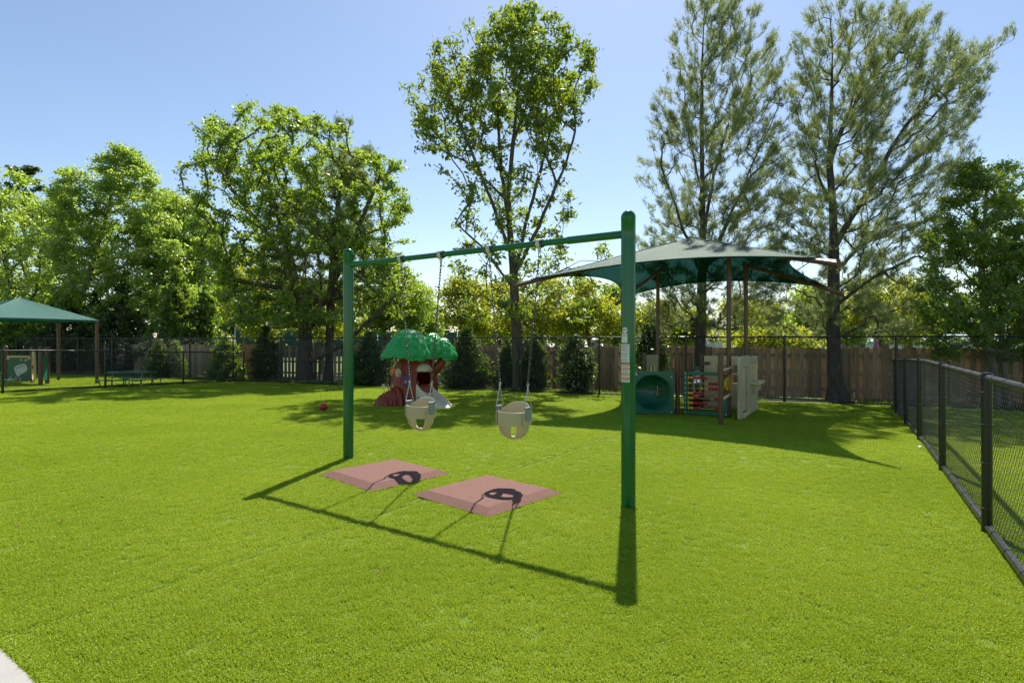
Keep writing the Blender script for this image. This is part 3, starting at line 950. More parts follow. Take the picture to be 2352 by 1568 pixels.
def rear_pt(X):
    return (X, 23.7 - 0.42180 * (X + 11.2))
rear_posts = [rear_pt(0.319 + 2.425 * k) for k in range(-12, 7)]
chain_fence('tall_chain_link_fence', 'tall black chain-link fence along the back of the turf', (rear_pt(-29.5), rear_pt(15.0)), 1.83, 0.032, 0.022, rear_posts, False, 0.0022)
left_dir = np.array((1.07, 2.56)); left_dir /= np.linalg.norm(left_dir)
LA = np.array((-14.4, 16.0)) - left_dir * 5.5
left_posts = [tuple(np.array((-14.4, 16.0)) + left_dir * 2.77 * k) for k in range(-1, 4)]
LB = np.array(rear_pt(-11.2))
left_posts[-1] = tuple(LB - left_dir * 0.05)
chain_fence('low_chain_link_fence', 'waist high black chain-link fence in front of the picnic table', (tuple(LA), tuple(LB - left_dir * 0.05)), 1.22, 0.032, 0.023, left_posts, False, 0.0024)
rdir = np.array((0.595, 1.0)); rdir /= np.linalg.norm(rdir)
RC = np.array((9.9, 14.8))
right_posts = [tuple(np.array((3.70, 4.41)) + rdir * 2.435 * k) for k in range(-1, 5)]
RA = np.array((3.70, 4.41)) - rdir * 3.4
chain_fence('low_chain_link_fence', 'waist high black chain-link fence with wire ties running to the tall fence corner', (tuple(RA), tuple(RC)), 1.215, 0.036, 0.027, right_posts, True, 0.0016, ties=0.42, off=-0.04, step=0.5)

# ================================================================== WOODEN FENCES
def board_mesh(name, w, h, t, mat, dog=True):
    mb = MB()
    c = 0.025 if dog else 0.0
    if dog:
        mb.prism([(-w / 2, 0), (w / 2, 0), (w / 2, h - c), (w / 2 - c, h), (-w / 2 + c, h), (-w / 2, h - c)], -t / 2, t / 2)
    else:
        mb.box(-w / 2, w / 2, -t / 2, t / 2, 0, h)
    return mb.mesh(name, mat, smooth=False)

def rz_(r): return Vector((r * 1, 1, 0))
def wood_line(px):
    """depth of the boards at a pixel column"""
    pts = [(-200, 37.0), (0, 33.0), (560, 26.6), (700, 25.3), (2000, 16.3), (2352, 14.9), (2600, 14.1)]
    return pts
def col_pt(px, y):
    return Vector(((px - CX) * y / F, y, -0.22))
def wood_fence(name, label, a, b, mat, style, H=1.52, seed=1, w=0.14, group=None, posts=True, dog=True):
    rg = random.Random(seed)
    root = thing(name, a, label, 'wooden fence', group)
    d = (b - a); L = d.length; d.normalize()
    nrm = Vector((-d.y, d.x, 0))
    if nrm.y > 0: nrm = -nrm                        # nrm faces the camera
    ang = math.atan2(d.y, d.x)
    bm_ = [board_mesh('board', w, H, 0.018, mat, dog), board_mesh('board', w * 0.97, H - 0.012, 0.018, mat, dog)]
    pitch = {'tight': w * 1.02, 'shadow': w * 1.62, 'gap': w * 1.52}[style]
    k = 0; s_ = pitch / 2
    while s_ < L - pitch / 2 + 0.01:
        for side in ((1,) if style != 'shadow' else (1, -1)):
            ss = s_ + (0 if side > 0 else pitch / 2)
            if ss > L: continue
            o = link_mesh('board', bm_[rg.randrange(2)], root, d * ss + nrm * side * (0.03 if style == 'shadow' else 0.028) + Vector((0, 0, rg.uniform(-0.012, 0.012))))
            o.rotation_euler = (rg.uniform(-.008, .008), rg.uniform(-.008, .008), ang + rg.uniform(-.02, .02))
            o.scale = (rg.uniform(0.95, 1.0), 1, rg.uniform(0.985, 1.012))
        s_ += pitch
    for z in (0.28, 0.78, 1.28):
        mb = MB(Matrix.Rotation(ang, 4, 'Z'))
        mb.box(0, L, -0.018, 0.018, z - 0.04, z + 0.04)
        mb.build('rail', mat, root, smooth=False)
    if posts:
        pm = board_mesh('fence_post', 0.1, H + 0.1, 0.1, mat, False)
        k = 0.0
        while k <= L + 0.01:
            o = link_mesh('fence_post', pm, root, d * min(k, L - 0.06) - nrm * 0.10)
            o.rotation_euler = (0, 0, ang)
            k += 2.4
    return root
wood_fence('wooden_fence', 'grey weathered board fence of close set boards behind the leaning trunk', col_pt(-40, 33.5), col_pt(556, 26.7), MT['wood_grey'], 'tight', seed=1, w=0.135)
wood_fence('wooden_fence', 'short run of fresh orange cedar boards between two evergreens', col_pt(557, 26.65), col_pt(618, 26.05), MT['wood_new'], 'tight', seed=2, w=0.15, H=1.56)
wood_fence('wooden_fence', 'grey spaced board fence with daylight gaps behind the forked maple trunk', col_pt(620, 26.0), col_pt(895, 23.55), MT['wood_grey'], 'gap', seed=3, w=0.14)
wood_fence('wooden_fence', 'weathered brown board fence between the toy tree house and the row of evergreens', col_pt(897, 23.5), col_pt(1238, 20.75), MT['wood_grey'], 'shadow', seed=4, w=0.14)
wood_fence('wooden_fence', 'weathered brown alternating board fence behind the play panels', col_pt(1242, 20.7), col_pt(1952, 16.54), MT['wood_grey'], 'shadow', seed=5, w=0.14)
wood_fence('wooden_fence', 'lighter brown alternating board fence beside the flared pine trunk', col_pt(1958, 16.45), col_pt(2470, 14.55), MT['wood_warm'], 'shadow', seed=6, w=0.14)

# ================================================================== SHADE CANOPIES
def canopy_surface(ctr, corners, peak_z, inset, lift, n=26, sagp=0.82):
    """four-cornered tensioned cloth; corners in order"""
    rows = []
    ring = []
    m = 4 * n
    for e in range(4):
        a, b = corners[e], corners[(e + 1) % 4]
        midp = (a + b) / 2
        inw = Vector((ctr.x - midp.x, ctr.y - midp.y, 0)).normalized()
        for k in range(n):
            t = k / n
            bow = 4 * t * (1 - t)
            p = a.lerp(b, t) + inw * inset * bow + Vector((0, 0, lift * bow))
            ring.append((p, bow))
    for i in range(13):
        r = i / 12
        row = []
        for (p, bow) in ring:
            pw = 1.0 - (1.0 - sagp) * bow
            x = ctr.x + (p.x - ctr.x) * r; y = ctr.y + (p.y - ctr.y) * r
            z = peak_z + (p.z - peak_z) * (max(r, 1e-4) ** pw)
            row.append((x, y, z))
        rows.append(row)
    return rows

def big_canopy():
    ctr = Vector((4.08, 13.03, 0))
    H = 1.22 + CAMH
    tips = [Vector((4.88, 8.62, H)), Vector((8.0, 13.9, H)), Vector((3.29, 17.6, H)), Vector((0.13, 12.0, H))]
    gz = float(gh(ctr.x, ctr.y))
    root = thing('shade_canopy', (ctr.x, ctr.y, gz), 'large green cloth shade canopy with drooping brown arms over the play panels', 'shade canopy')
    C = Matrix.Translation(-root.location)
    posts = []
    for i, t in enumerate(tips):
        p = ctr + (Vector((t.x, t.y, 0)) - ctr) * 0.367
        g = float(gh(p.x, p.y))
        mb = MB(C)
        mb.lathe([(0.046, -0.03), (0.046, 1.0), (0.046, 2.05), (0.050, 2.05), (0.050, 2.09), (0.046, 2.09), (0.046, 3.30 - g), (0.001, 3.31 - g)], 20, (p.x, p.y, g))
        po = mb.build('post', MT['brown_post'], root)
        top = Vector((p.x, p.y, 3.30))
        out = (t - top)
        tip = top + out * 1.05 + Vector((0, 0, -0.05))
        mb = MB(C)
        mb.tube([top - out * 0.03 + Vector((0, 0, -0.03)), top.lerp(tip, 0.5) + Vector((0, 0, 0.02)), tip], [0.044, 0.042, 0.042], 18)
        arm = mb.build('arm', MT['brown_post'], root)
        dn = out.normalized()
        mb = MB(C)
        mb.tube([tip - dn * 0.02 + Vector((0, 0, -0.06)), tip - dn * 0.02 + Vector((0, 0, 0.075))], 0.030, 12)
        mb.tube([tip + Vector((0, 0, -0.0)), tip + dn * 0.012], 0.047, 18)
        mb.build('end_bracket', MT['brown_post'], arm)
        posts.append((top, tip, dn))
    corners = [ (t.lerp(Vector((ctr.x, ctr.y, t.z)), 0.07) + Vector((0, 0, 0.075))) for t in tips]
    rows = canopy_surface(ctr, corners, CAMH + 2.37, 0.62, 0.27)
    mb = MB(C); mb.grid(rows, close=True)
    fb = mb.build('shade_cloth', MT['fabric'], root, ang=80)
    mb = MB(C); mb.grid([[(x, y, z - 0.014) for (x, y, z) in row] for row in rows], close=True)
    mb.build('cloth_underside', MT['fabric_under'], fb, ang=80)  # added second sheet, its dark colour stands for shade under the single cloth
    # sewn ridge seams from the peak to the corners
    for e in range(4):
        MB(C).tube([Vector(rows[i][e * 26]) + Vector((0, 0, 0.004)) for i in range(1, 13)], 0.009, 5).build('ridge_seam', MT['fabric'], fb)
    # stitched hem cable
    mb = MB(C); mb.tube(rows[-1], 0.012, 6, closed=True)
    mb.build('hem_cable', M('hem_webbing', (0.01, 0.05, 0.04), 0.95, spec=0.1), fb)
    for (top, tip, dn), c in zip(posts, corners):
        MB(C).tube([c, tip + Vector((0, 0, 0.06))], 0.004, 6).build('corner_cable', MT['steel_dark'], fb)
big_canopy()

def left_canopy():
    cs = [Vector((-15.4, 21.0, 0)), Vector((-18.35, 22.9, 0)), Vector((-20.25, 19.95, 0)), Vector((-17.3, 18.05, 0))]
    ctr = sum(cs, Vector()) / 4
    root = thing('shade_canopy', (ctr.x, ctr.y, float(gh(ctr.x, ctr.y))), 'smaller green hipped shade canopy on corner posts beyond the low fence', 'shade canopy')
    C = Matrix.Translation(-root.location)
    cz = CAMH + 0.74
    for p in cs:
        g = float(gh(p.x, p.y))
        mb = MB(C)
        mb.lathe([(0.055, -0.03), (0.055, 1.0), (0.055, cz - g - 0.30), (0.062, cz - g - 0.30), (0.062, cz - g - 0.25), (0.055, cz - g - 0.25), (0.055, cz - g - 0.02), (0.001, cz - g)], 18, (p.x, p.y, g))
        mb.build('post', MT['brown_post'], root)
        MB(C).tube([(p.x, p.y, cz - 0.04), (ctr.x, ctr.y, CAMH + 1.50)], 0.03, 10).build('rafter', MT['brown_post'], root)
    corners = [ctr + (Vector((p.x, p.y, 0)) - ctr) * 1.03 + Vector((0, 0, cz + 0.01)) for p in cs]
    rows = canopy_surface(Vector((ctr.x, ctr.y, 0)), corners, CAMH + 1.56, 0.22, 0.02, sagp=0.93)
    mb = MB(C); mb.grid(rows, close=True)
    fb = mb.build('shade_cloth', MT['fabric2'], root, ang=80)
    # short hanging skirt hem
    mb = MB(C)
    mb.grid([rows[-1], [(x, y, z - 0.05) for (x, y, z) in rows[-1]]], close=True)
    mb.build('hem', MT['fabric2'], fb)
MT['fabric2'] = fabric_mat('green_shade_cloth_left', (0.02, 0.12, 0.10), 0.03, holes=0.03)
left_canopy()

# ================================================================== PLAY STRUCTURE UNDER THE CANOPY
def short_post(root, C, p, H, r=0.046):
    g = float(gh(p[0], p[1]))
    mb = MB(C)
    prof = [(r, -0.03), (r, 0.5), (r, H - r - 0.01), (r * 1.05, H - r - 0.01), (r * 1.05, H - r)]
    prof += [(max(0.0005, r * 1.05 * math.cos(t)), H - r + r * 1.0 * math.sin(t)) for t in np.linspace(0.15, math.pi / 2, 7)]
    mb.lathe(prof, 20, (p[0], p[1], g))
    return mb.build('post', MT['brown_post'], root)

def ring_panel(mb, W, H, cx, cz, rx, rz, y0, y1, n=56):
    """rectangular board with an elliptical hole"""
    ci, co = [], []
    for k in range(n):
        t = 2 * math.pi * (k + 0.5) / n
        c, s = math.cos(t), math.sin(t)
        ci.append((cx + rx * c, cz + rz * s))
        dx = ((W - cx) / c if c > 0 else -cx / c) if abs(c) > 1e-6 else 1e9
        dz = ((H - cz) / s if s > 0 else -cz / s) if abs(s) > 1e-6 else 1e9
        q = min(dx, dz)
        co.append((cx + c * q, cz + s * q))
    # pull nearest points onto the corners
    for c in ((0, 0), (W, 0), (W, H), (0, H)):
        j = min(range(n), key=lambda i: (co[i][0] - c[0]) ** 2 + (co[i][1] - c[1]) ** 2)
        co[j] = c
    rows = [[(p[0], y0, p[1]) for p in co], [(p[0], y0, p[1]) for p in ci], [(p[0], y1, p[1]) for p in ci], [(p[0], y1, p[1]) for p in co], [(p[0], y0, p[1]) for p in co]]
    mb.grid(rows, close=True)

def wall_with_holes(mb, x0, x1, z0, z1, y0, y1, holes):
    """board with rectangular openings, built from strips (holes: xa, xb, za, zb, not overlapping in x)"""
    xsx = sorted(set([x0, x1] + [h[0] for h in holes] + [h[1] for h in holes]))
    for a, b in zip(xsx[:-1], xsx[1:]):
        cur = z0
        for h in sorted([h for h in holes if h[0] <= a + 1e-6 and h[1] >= b - 1e-6], key=lambda h: h[2]):
            if h[2] > cur + 1e-6: mb.box(a, b, y0, y1, cur, h[2])
            cur = h[3]
        if cur < z1 - 1e-6: mb.box(a, b, y0, y1, cur, z1)

def play_structure():
    e, b_, f = (3.80, 10.30), (3.48, 11.90), (4.37, 11.36)
    c_, d_, g_, a_ = (4.06, 12.85), (4.56, 13.62), (5.08, 12.62), (3.17, 13.55)
    Bp, Cp = (5.52, 13.35), (3.79, 14.70)
    o0 = Vector((4.2, 12.0, float(gh(4.2, 12.0))))
    root = thing('play_panel_structure', o0, 'play panels with green crawl tunnel, bead abacus and tan house walls under large canopy', 'play structure')
    C = Matrix.Translation(-o0)
    for p, H in ((e, 1.315), (b_, 1.315), (c_, 1.32), (d_, 1.32), (g_, 1.32), (a_, 1.32)):
        short_post(root, C, p, H)
    G = lambda p: float(gh(p[0], p[1]))
    # ---- crawl tunnel: front board with round hole, bent tube, rear board
    rt = Vector((3.375, 11.78, 0)); lt = Vector((2.515, 11.93, 0)); W, Hh = 0.873, 0.885
    X = C @ frame2(lt, rt, G(rt) + 0.03)
    mb = MB(X)
    cx, cz, rr = 0.435, 0.435, 0.372
    ring_panel(mb, W, Hh, cx, cz, rr, rr, 0.0, 0.05)
    fp = mb.build('tunnel_panel', MT['panel_green'], root, bevel=0.012, ang=30)
    mb = MB(X)
    mb.tube([(cx + (rr + 0.012) * math.cos(t), -0.002, cz + (rr + 0.012) * math.sin(t)) for t in np.linspace(0, 2 * math.pi, 57)[:-1]], 0.014, 8, closed=True)
    mb.build('rim', MT['panel_green'], fp)
    for (bx, bz) in ((W - 0.055, Hh - 0.115), (W - 0.055, 0.04), (0.055, 0.04), (0.055, Hh - 0.115)):
        MB(X).lathe([(0.02, 0), (0.018, 0.01), (0.001, 0.012)], 12).build('bolt', MT['steel'], fp)
        o = root.children[-1] if False else None
    bl = [c for c in fp.children if c.name.startswith('bolt')]
    for o, (bx, bz) in zip(bl, ((W - 0.055, Hh - 0.115), (W - 0.055, 0.04), (0.055, 0.04), (0.055, Hh - 0.115))):
        me = MB(X @ Matrix.Translation((bx, -0.002, bz)) @ Matrix.Rotation(R(90), 4, 'X')).lathe([(0.019, -0.002), (0.017, 0.009), (0.001, 0.012)], 12).mesh('bolt', MT['steel'])
        o.data = me
    MB(X).box(0.02, 0.115, -0.004, -0.0015, Hh - 0.085, Hh - 0.025).build('sticker', MT['white'], fp, smooth=False)
    # tube: a quarter bend to the left, with two peep holes
    rad, RB, NS, NT = rr, 0.52, 26, 40
    V, Fs, keep = [], [], []
    for i in range(NS + 1):
        t = i / NS
        al = t * R(78)
        yc = 0.04 + RB * math.sin(al); xc = cx - RB * (1 - math.cos(al))
        ux, uy = math.cos(al), math.sin(al)
        for k in range(NT):
            th = 2 * math.pi * k / NT
            V.append((xc + rad * math.cos(th) * ux, yc + rad * math.cos(th) * uy, cz + rad * math.sin(th)))
    for i in range(NS):
        for k in range(NT):
            dg = 360.0 * (k + 0.5) / NT
            if (i in (11, 12, 13) and (dg > 342 or dg < 14)) : continue
            k2 = (k + 1) % NT
            Fs.append((i * NT + k, i * NT + k2, (i + 1) * NT + k2, (i + 1) * NT + k))
    tb = MB(X).add(V, Fs).build('tunnel_tube', MT['panel_green'], root, fix=False)
    sm = tb.modifiers.new('wall', 'SOLIDIFY'); sm.thickness = 0.015; sm.offset = 1
    al = R(78)
    X2 = X @ Matrix.Translation((cx - RB * (1 - math.cos(al)), 0.04 + RB * math.sin(al), 0)) @ Matrix.Rotation(al, 4, 'Z') @ Matrix.Translation((-0.437, 0, 0))
    mb = MB(X2)
    ring_panel(mb, W, Hh, 0.437, cz, rr, rr, 0.0, 0.05)
    mb.build('tunnel_panel', MT['panel_green'], root, bevel=0.012, ang=30)
    # brackets between board and post
    mb = MB(C)
    for z in (0.12, 0.80):
        mb.tube([(rt.x - 0.02, rt.y + 0.02, G(rt) + z), (b_[0], b_[1], G(b_) + z)], 0.016, 8)
        mb.tube([(b_[0], b_[1], G(b_) + z + 0.02), (b_[0] + 0.14, b_[1] - 0.06, G(b_) + z + 0.02)], 0.016, 8)
    mb.build('post_bracket', MT['brown_post'], root)

    # ---- abacus
    al_, ar_ = Vector((b_[0] + 0.115, b_[1] - 0.07, 0)), Vector((f[0] - 0.03, f[1] + 0.01, 0))
    W, Hh = (ar_ - al_).length, 0.885
    X = C @ frame2(al_, ar_, G(f) + 0.035)
    mb = MB(X)
    fw = 0.07
    wall_with_holes(mb, 0, W, 0, Hh, -0.02, 0.025, [(fw, W - fw, fw, Hh - fw)])
    ab = mb.build('abacus_frame', MT['panel_green'], root, bevel=0.01)
    def U(zx): return fw + (zx - 1145) / (1650 - 1145) * (W - 2 * fw)
    rowsb = [(890, [1165, 1205], [1245, 1285, 1325, 1365, 1405]),
             (955, [1172, 1412], [1455, 1495, 1535, 1575, 1615]),
             (1015, [1347, 1412], [1455, 1495, 1535, 1575, 1615]),
             (1073, [1168, 1208], [1248, 1288, 1328, 1366]),
             (1130, [1168, 1208], [1248, 1288, 1527, 1567]),
             (1190, [1165, 1205], [1245, 1285, 1325, 1365, 1405]),
             (1250, [1168, 1208], [1250, 1295, 1535, 1575])]
    br = 0.031
    my = MB().ball((0, 0, 0), br, 18, 11).mesh('bead', MT['bead_y'])
    mr = MB().ball((0, 0, 0), br, 18, 11).mesh('bead', MT['bead_r'])
    rm = MB(X)
    for (zy, ylw, red) in rowsb:
        z = Hh - fw - 0.055 - (zy - 890) / (1250 - 890) * (Hh - 2 * fw - 0.115)
        rod = MB(X).tube([(fw - 0.005, 0.002, z), (W - fw + 0.005, 0.002, z)], 0.0085, 8).build('rod', MT['wood_rod'], ab)
        for lst, me in ((ylw, my), (red, mr)):
            for zx in lst:
                link_mesh('bead', me, ab, X @ Vector((U(zx), 0.002, z)))
        bo = MB(X @ Matrix.Translation((0.034, -0.021, z)) @ Matrix.Rotation(R(90), 4, 'X')).lathe([(0.016, -0.002), (0.014, 0.008), (0.001, 0.01)], 10).build('bolt', MT['steel'], ab)
    for (bx, bz) in ((0.03, Hh - 0.035), (0.03, 0.035), (W - 0.035, 0.04), (W - 0.035, Hh - 0.035)):
        MB(X @ Matrix.Translation((bx, -0.021, bz)) @ Matrix.Rotation(R(90), 4, 'X')).lathe([(0.016, -0.002), (0.014, 0.008), (0.001, 0.01)], 10).build('bolt', MT['steel'], ab)

    # ---- clear spinner panel between the two front posts
    X = C @ frame2((*e, 0), (*f, 0), G(e))
    L = math.dist(e, f)
    mb = MB(X)
    mb.box(0.10, L - 0.10, -0.006, 0.006, 0.52, 0.90)
    sp = mb.build('clear_panel', MT['acrylic'], root, smooth=False)
    for z in (0.45, 0.98):
        mb = MB(X)
        mb.tube([(0.03, 0, z - 0.02), (0.15, 0, z), (L - 0.15, 0, z), (L - 0.04, -0.045, z + 0.03), (L + 0.05, -0.06, z + 0.03)], [0.02, 0.026, 0.026, 0.022, 0.02], 10)
        mb.build('rail', MT['tan_panel'], root)
    mb = MB(X)
    for z0, z1 in ((0.90, 0.925), (0.497, 0.52)):
        mb.box(0.10, L - 0.10, -0.012, 0.012, z0, z1)
    mb.box(L - 0.125, L - 0.10, -0.012, 0.012, 0.52, 0.90)
    mb.build('panel_edge', MT['toy_red'], sp)
    for i, (x, m_, rr_) in enumerate(((0.45, 'toy_yellow', 0.10), (0.52, 'toy_orange', 0.13), (0.76, 'maroon', 0.17))):
        mb = MB(X @ Matrix.Translation((x, -0.02 - 0.012 * i, 0.71)) @ Matrix.Rotation(R(90), 4, 'X'))
        mb.lathe([(0.001, -0.008), (rr_, -0.008), (rr_, 0.008), (0.001, 0.008)], 24)
        dsk = mb.build('spinner_disc', MT[m_], sp)
        mb = MB(X @ Matrix.Translation((x, -0.02 - 0.012 * i, 0.71)) @ Matrix.Rotation(R(90), 4, 'X'))
        mb.tube([(rr_ * 0.93 * math.cos(t), rr_ * 0.93 * math.sin(t), 0.009) for t in np.linspace(0, 2 * math.pi, 25)[:-1]], 0.008, 6, closed=True)
        mb.build('ring', MT['toy_yellow'], dsk)

    # ---- tan house walls: near wall with doorway and serving window, along posts A-B
    p0, p1 = Vector((4.44, 11.08, 0)), Vector((5.62, 13.02, 0))
    L = (p1 - p0).length
    X = C @ frame2(p0, p1, G(p0) + 0.0)
    tilt = (G(p1) - G(p0)) / L
    Hh = 1.245
    def wall(x0, x1, holes, nm, mat, y0=-0.03, y1=0.03, z1=Hh):
        mb = MB(X @ Matrix.Shear('XZ', 4, (0, 0)) if False else X)
        wall_with_holes(mb, x0, x1, 0.01 + tilt * x0, z1 + tilt * x0, y0, y1, holes)
        return mb.build(nm, mat, root, bevel=0.012)
    L2 = L * 0.5
    near = wall(0.0, L2, [(0.27, L2 - 0.2, 0.10, 1.02)], 'door_wall', MT['sage_panel'])
    mb = MB(X)                                                 # tan inner jamb and sill
    mb.box(0.20, 0.27, -0.026, 0.05, 0.08, 1.02); mb.box(L2 - 0.2, L2 - 0.10, -0.022, 0.11, 0.06, 1.03); mb.box(0.22, L2 - 0.14, -0.07, 0.06, 0.015, 0.10)
    mb.build('door_jamb', MT['tan_panel'], near, bevel=0.01)
    for x in (0.06, L2 - 0.05):
        for k in range(9):
            MB(X).box(x - 0.035, x + 0.035, -0.038, -0.03, 0.10 + k * 0.125, 0.10 + k * 0.125 + 0.115).build('moulded_brick', MT['sage_panel'], near, bevel=0.006)
    h2 = (L2 + 0.20, L - 0.10, 0.62, 1.06)
    far = wall(L2 + 0.012, L, [h2], 'window_wall', MT['sage_panel'])
    for k in range(5):
        z = 0.06 + k * 0.105
        MB(X).box(L2 + 0.08, L - 0.05, -0.042, -0.03, z - 0.03, z + 0.062).build('siding_board', MT['sage_panel'], far, bevel=0.006)
    for k in range(2):
        z = 1.08 + k * 0.075
        MB(X).box(L2 + 0.08, L - 0.05, -0.042, -0.03, z, z + 0.062).build('siding_board', MT['sage_panel'], far, bevel=0.006)
    MB(X).prism([(L2 + 0.16, 0.60), (L - 0.04, 0.60), (L - 0.04, 0.655), (L2 + 0.16, 0.655)], -0.20, 0.03).build('serving_shelf', MT['tan_panel'], far, bevel=0.02)
    mb = MB(X); mb.prism([(L2 + 0.22, 0.45), (L - 0.10, 0.45), (L - 0.05, 0.60), (L2 + 0.18, 0.60)], -0.12, -0.02)
    mb.build('shelf_bracket', MT['sage_panel'], far, bevel=0.015)
    mb = MB(X); mb.box(h2[1] - 0.05, h2[1] - 0.005, -0.03, 0.12, h2[2], h2[3]); mb.box(h2[0], h2[0] + 0.05, -0.03, 0.12, h2[2], h2[3])
    mb.build('window_jamb', MT['tan_panel'], far, bevel=0.008)

    # ---- back house wall between post d and canopy post B
    p0, p1 = Vector((d_[0] + 0.05, d_[1] - 0.03, 0)), Vector((Bp[0] - 0.02, Bp[1] - 0.04, 0))
    X = C @ frame2(p0, p1, G(p0)); L = (p1 - p0).length
    mb = MB(X)
    wx0, wx1 = L * 0.32, L * 0.86
    wall_with_holes(mb, 0, L, 0.02, 1.26, -0.025, 0.025, [(wx0, wx1, 0.62, 1.04)])
    bw = mb.build('house_wall', MT['tan_panel'], root, bevel=0.012)
    mb = MB(X)
    mb.box((wx0 + wx1) / 2 - 0.02, (wx0 + wx1) / 2 + 0.02, -0.018, 0.018, 0.62, 1.04); mb.box(wx0, wx1, -0.014, 0.014, 0.81, 0.85)
    mb.build('window_bars', MT['tan_panel'], bw)
    nb = 8
    for k in range(nb):
        xa, xb = 0.05 + (L - 0.1) * k / nb, 0.05 + (L - 0.1) * (k + 1) / nb - 0.008
        if xb < wx0 or xa > wx1:
            MB(X).box(xa, xb, -0.034, -0.025, 0.06, 1.18).build('moulded_plank', MT['tan_panel'], bw, bevel=0.005)
        else:
            MB(X).box(xa, xb, -0.034, -0.025, 0.06, 0.585).build('moulded_plank', MT['tan_panel'], bw, bevel=0.005)
            MB(X).box(xa, xb, -0.034, -0.025, 1.075, 1.18).build('moulded_plank', MT['tan_panel'], bw, bevel=0.005)
    for z in (1.08, 0.22):
        MB(X).box(-0.06, 0.13, -0.05, -0.034, z - 0.04, z + 0.04).build('post_bracket', MT['brown_post'], bw, bevel=0.006)

    # ---- small shuttered wall between post a and the far canopy post
    p0, p1 = Vector((*a_, 0)), Vector((*Cp, 0))
    X = C @ frame2(p0, p1, G(p0)); L = (p1 - p0).length
    mb = MB(X)
    wall_with_holes(mb, 0.04, L - 0.05, 0.02, 1.25, -0.025, 0.025, [(L * 0.30, L * 0.72, 0.62, 0.98)])
    sw = mb.build('house_wall', MT['sage_panel'], root, bevel=0.012)
    mb = MB(X); mb.box(L * 0.5 - 0.02, L * 0.5 + 0.02, -0.02, 0.02, 0.62, 0.98); mb.box(L * 0.30, L * 0.72, -0.016, 0.016, 0.78, 0.82)
    mb.build('window_bars', MT['tan_panel'], sw)
    for k in range(7):
        x = 0.12 + (L - 0.3) * k / 7
        MB(X).box(x, x + (L - 0.3) / 7 - 0.012, -0.034, -0.025, 1.02, 1.19).build('moulded_plank', MT['sage_panel'], sw, bevel=0.005)

    # ---- mirror bubble panel between posts c and d
    X = C @ frame2((*c_, 0), (*d_, 0), G(c_)); L = math.dist(c_, d_)
    mb = MB(X)
    arch = [(0.06, 0.03), (L - 0.06, 0.03), (L - 0.06, 0.62)] + [(L / 2 + (L / 2 - 0.06) * math.cos(t), 0.62 + 0.30 * math.sin(t)) for t in np.linspace(0, math.pi, 14)] + [(0.06, 0.62)]
    mb.prism(arch, -0.02, 0.02)
    mp_ = mb.build('mirror_panel', MT['tan_panel'], root, bevel=0.008)
    MB(X).box(0.05, L - 0.05, -0.035, 0.03, 0.90, 0.97).build('panel_cap', MT['panel_green'], mp_, bevel=0.012)
    MB(X @ Matrix.Translation((L / 2, -0.015, 0.62)) @ Matrix.Rotation(R(90), 4, 'X')).lathe([(0.24, 0), (0.21, 0.05), (0.14, 0.09), (0.06, 0.11), (0.001, 0.113)], 28).build('mirror_dome', MT['mirror'], mp_)
    MB(X).box(0.10, L - 0.10, -0.04, -0.02, 0.06, 0.28).build('kick_board', MT['dark_gap'], mp_, bevel=0.006)
MT['maroon'] = M('toy_maroon', (0.16, 0.02, 0.02), 0.35)
play_structure()

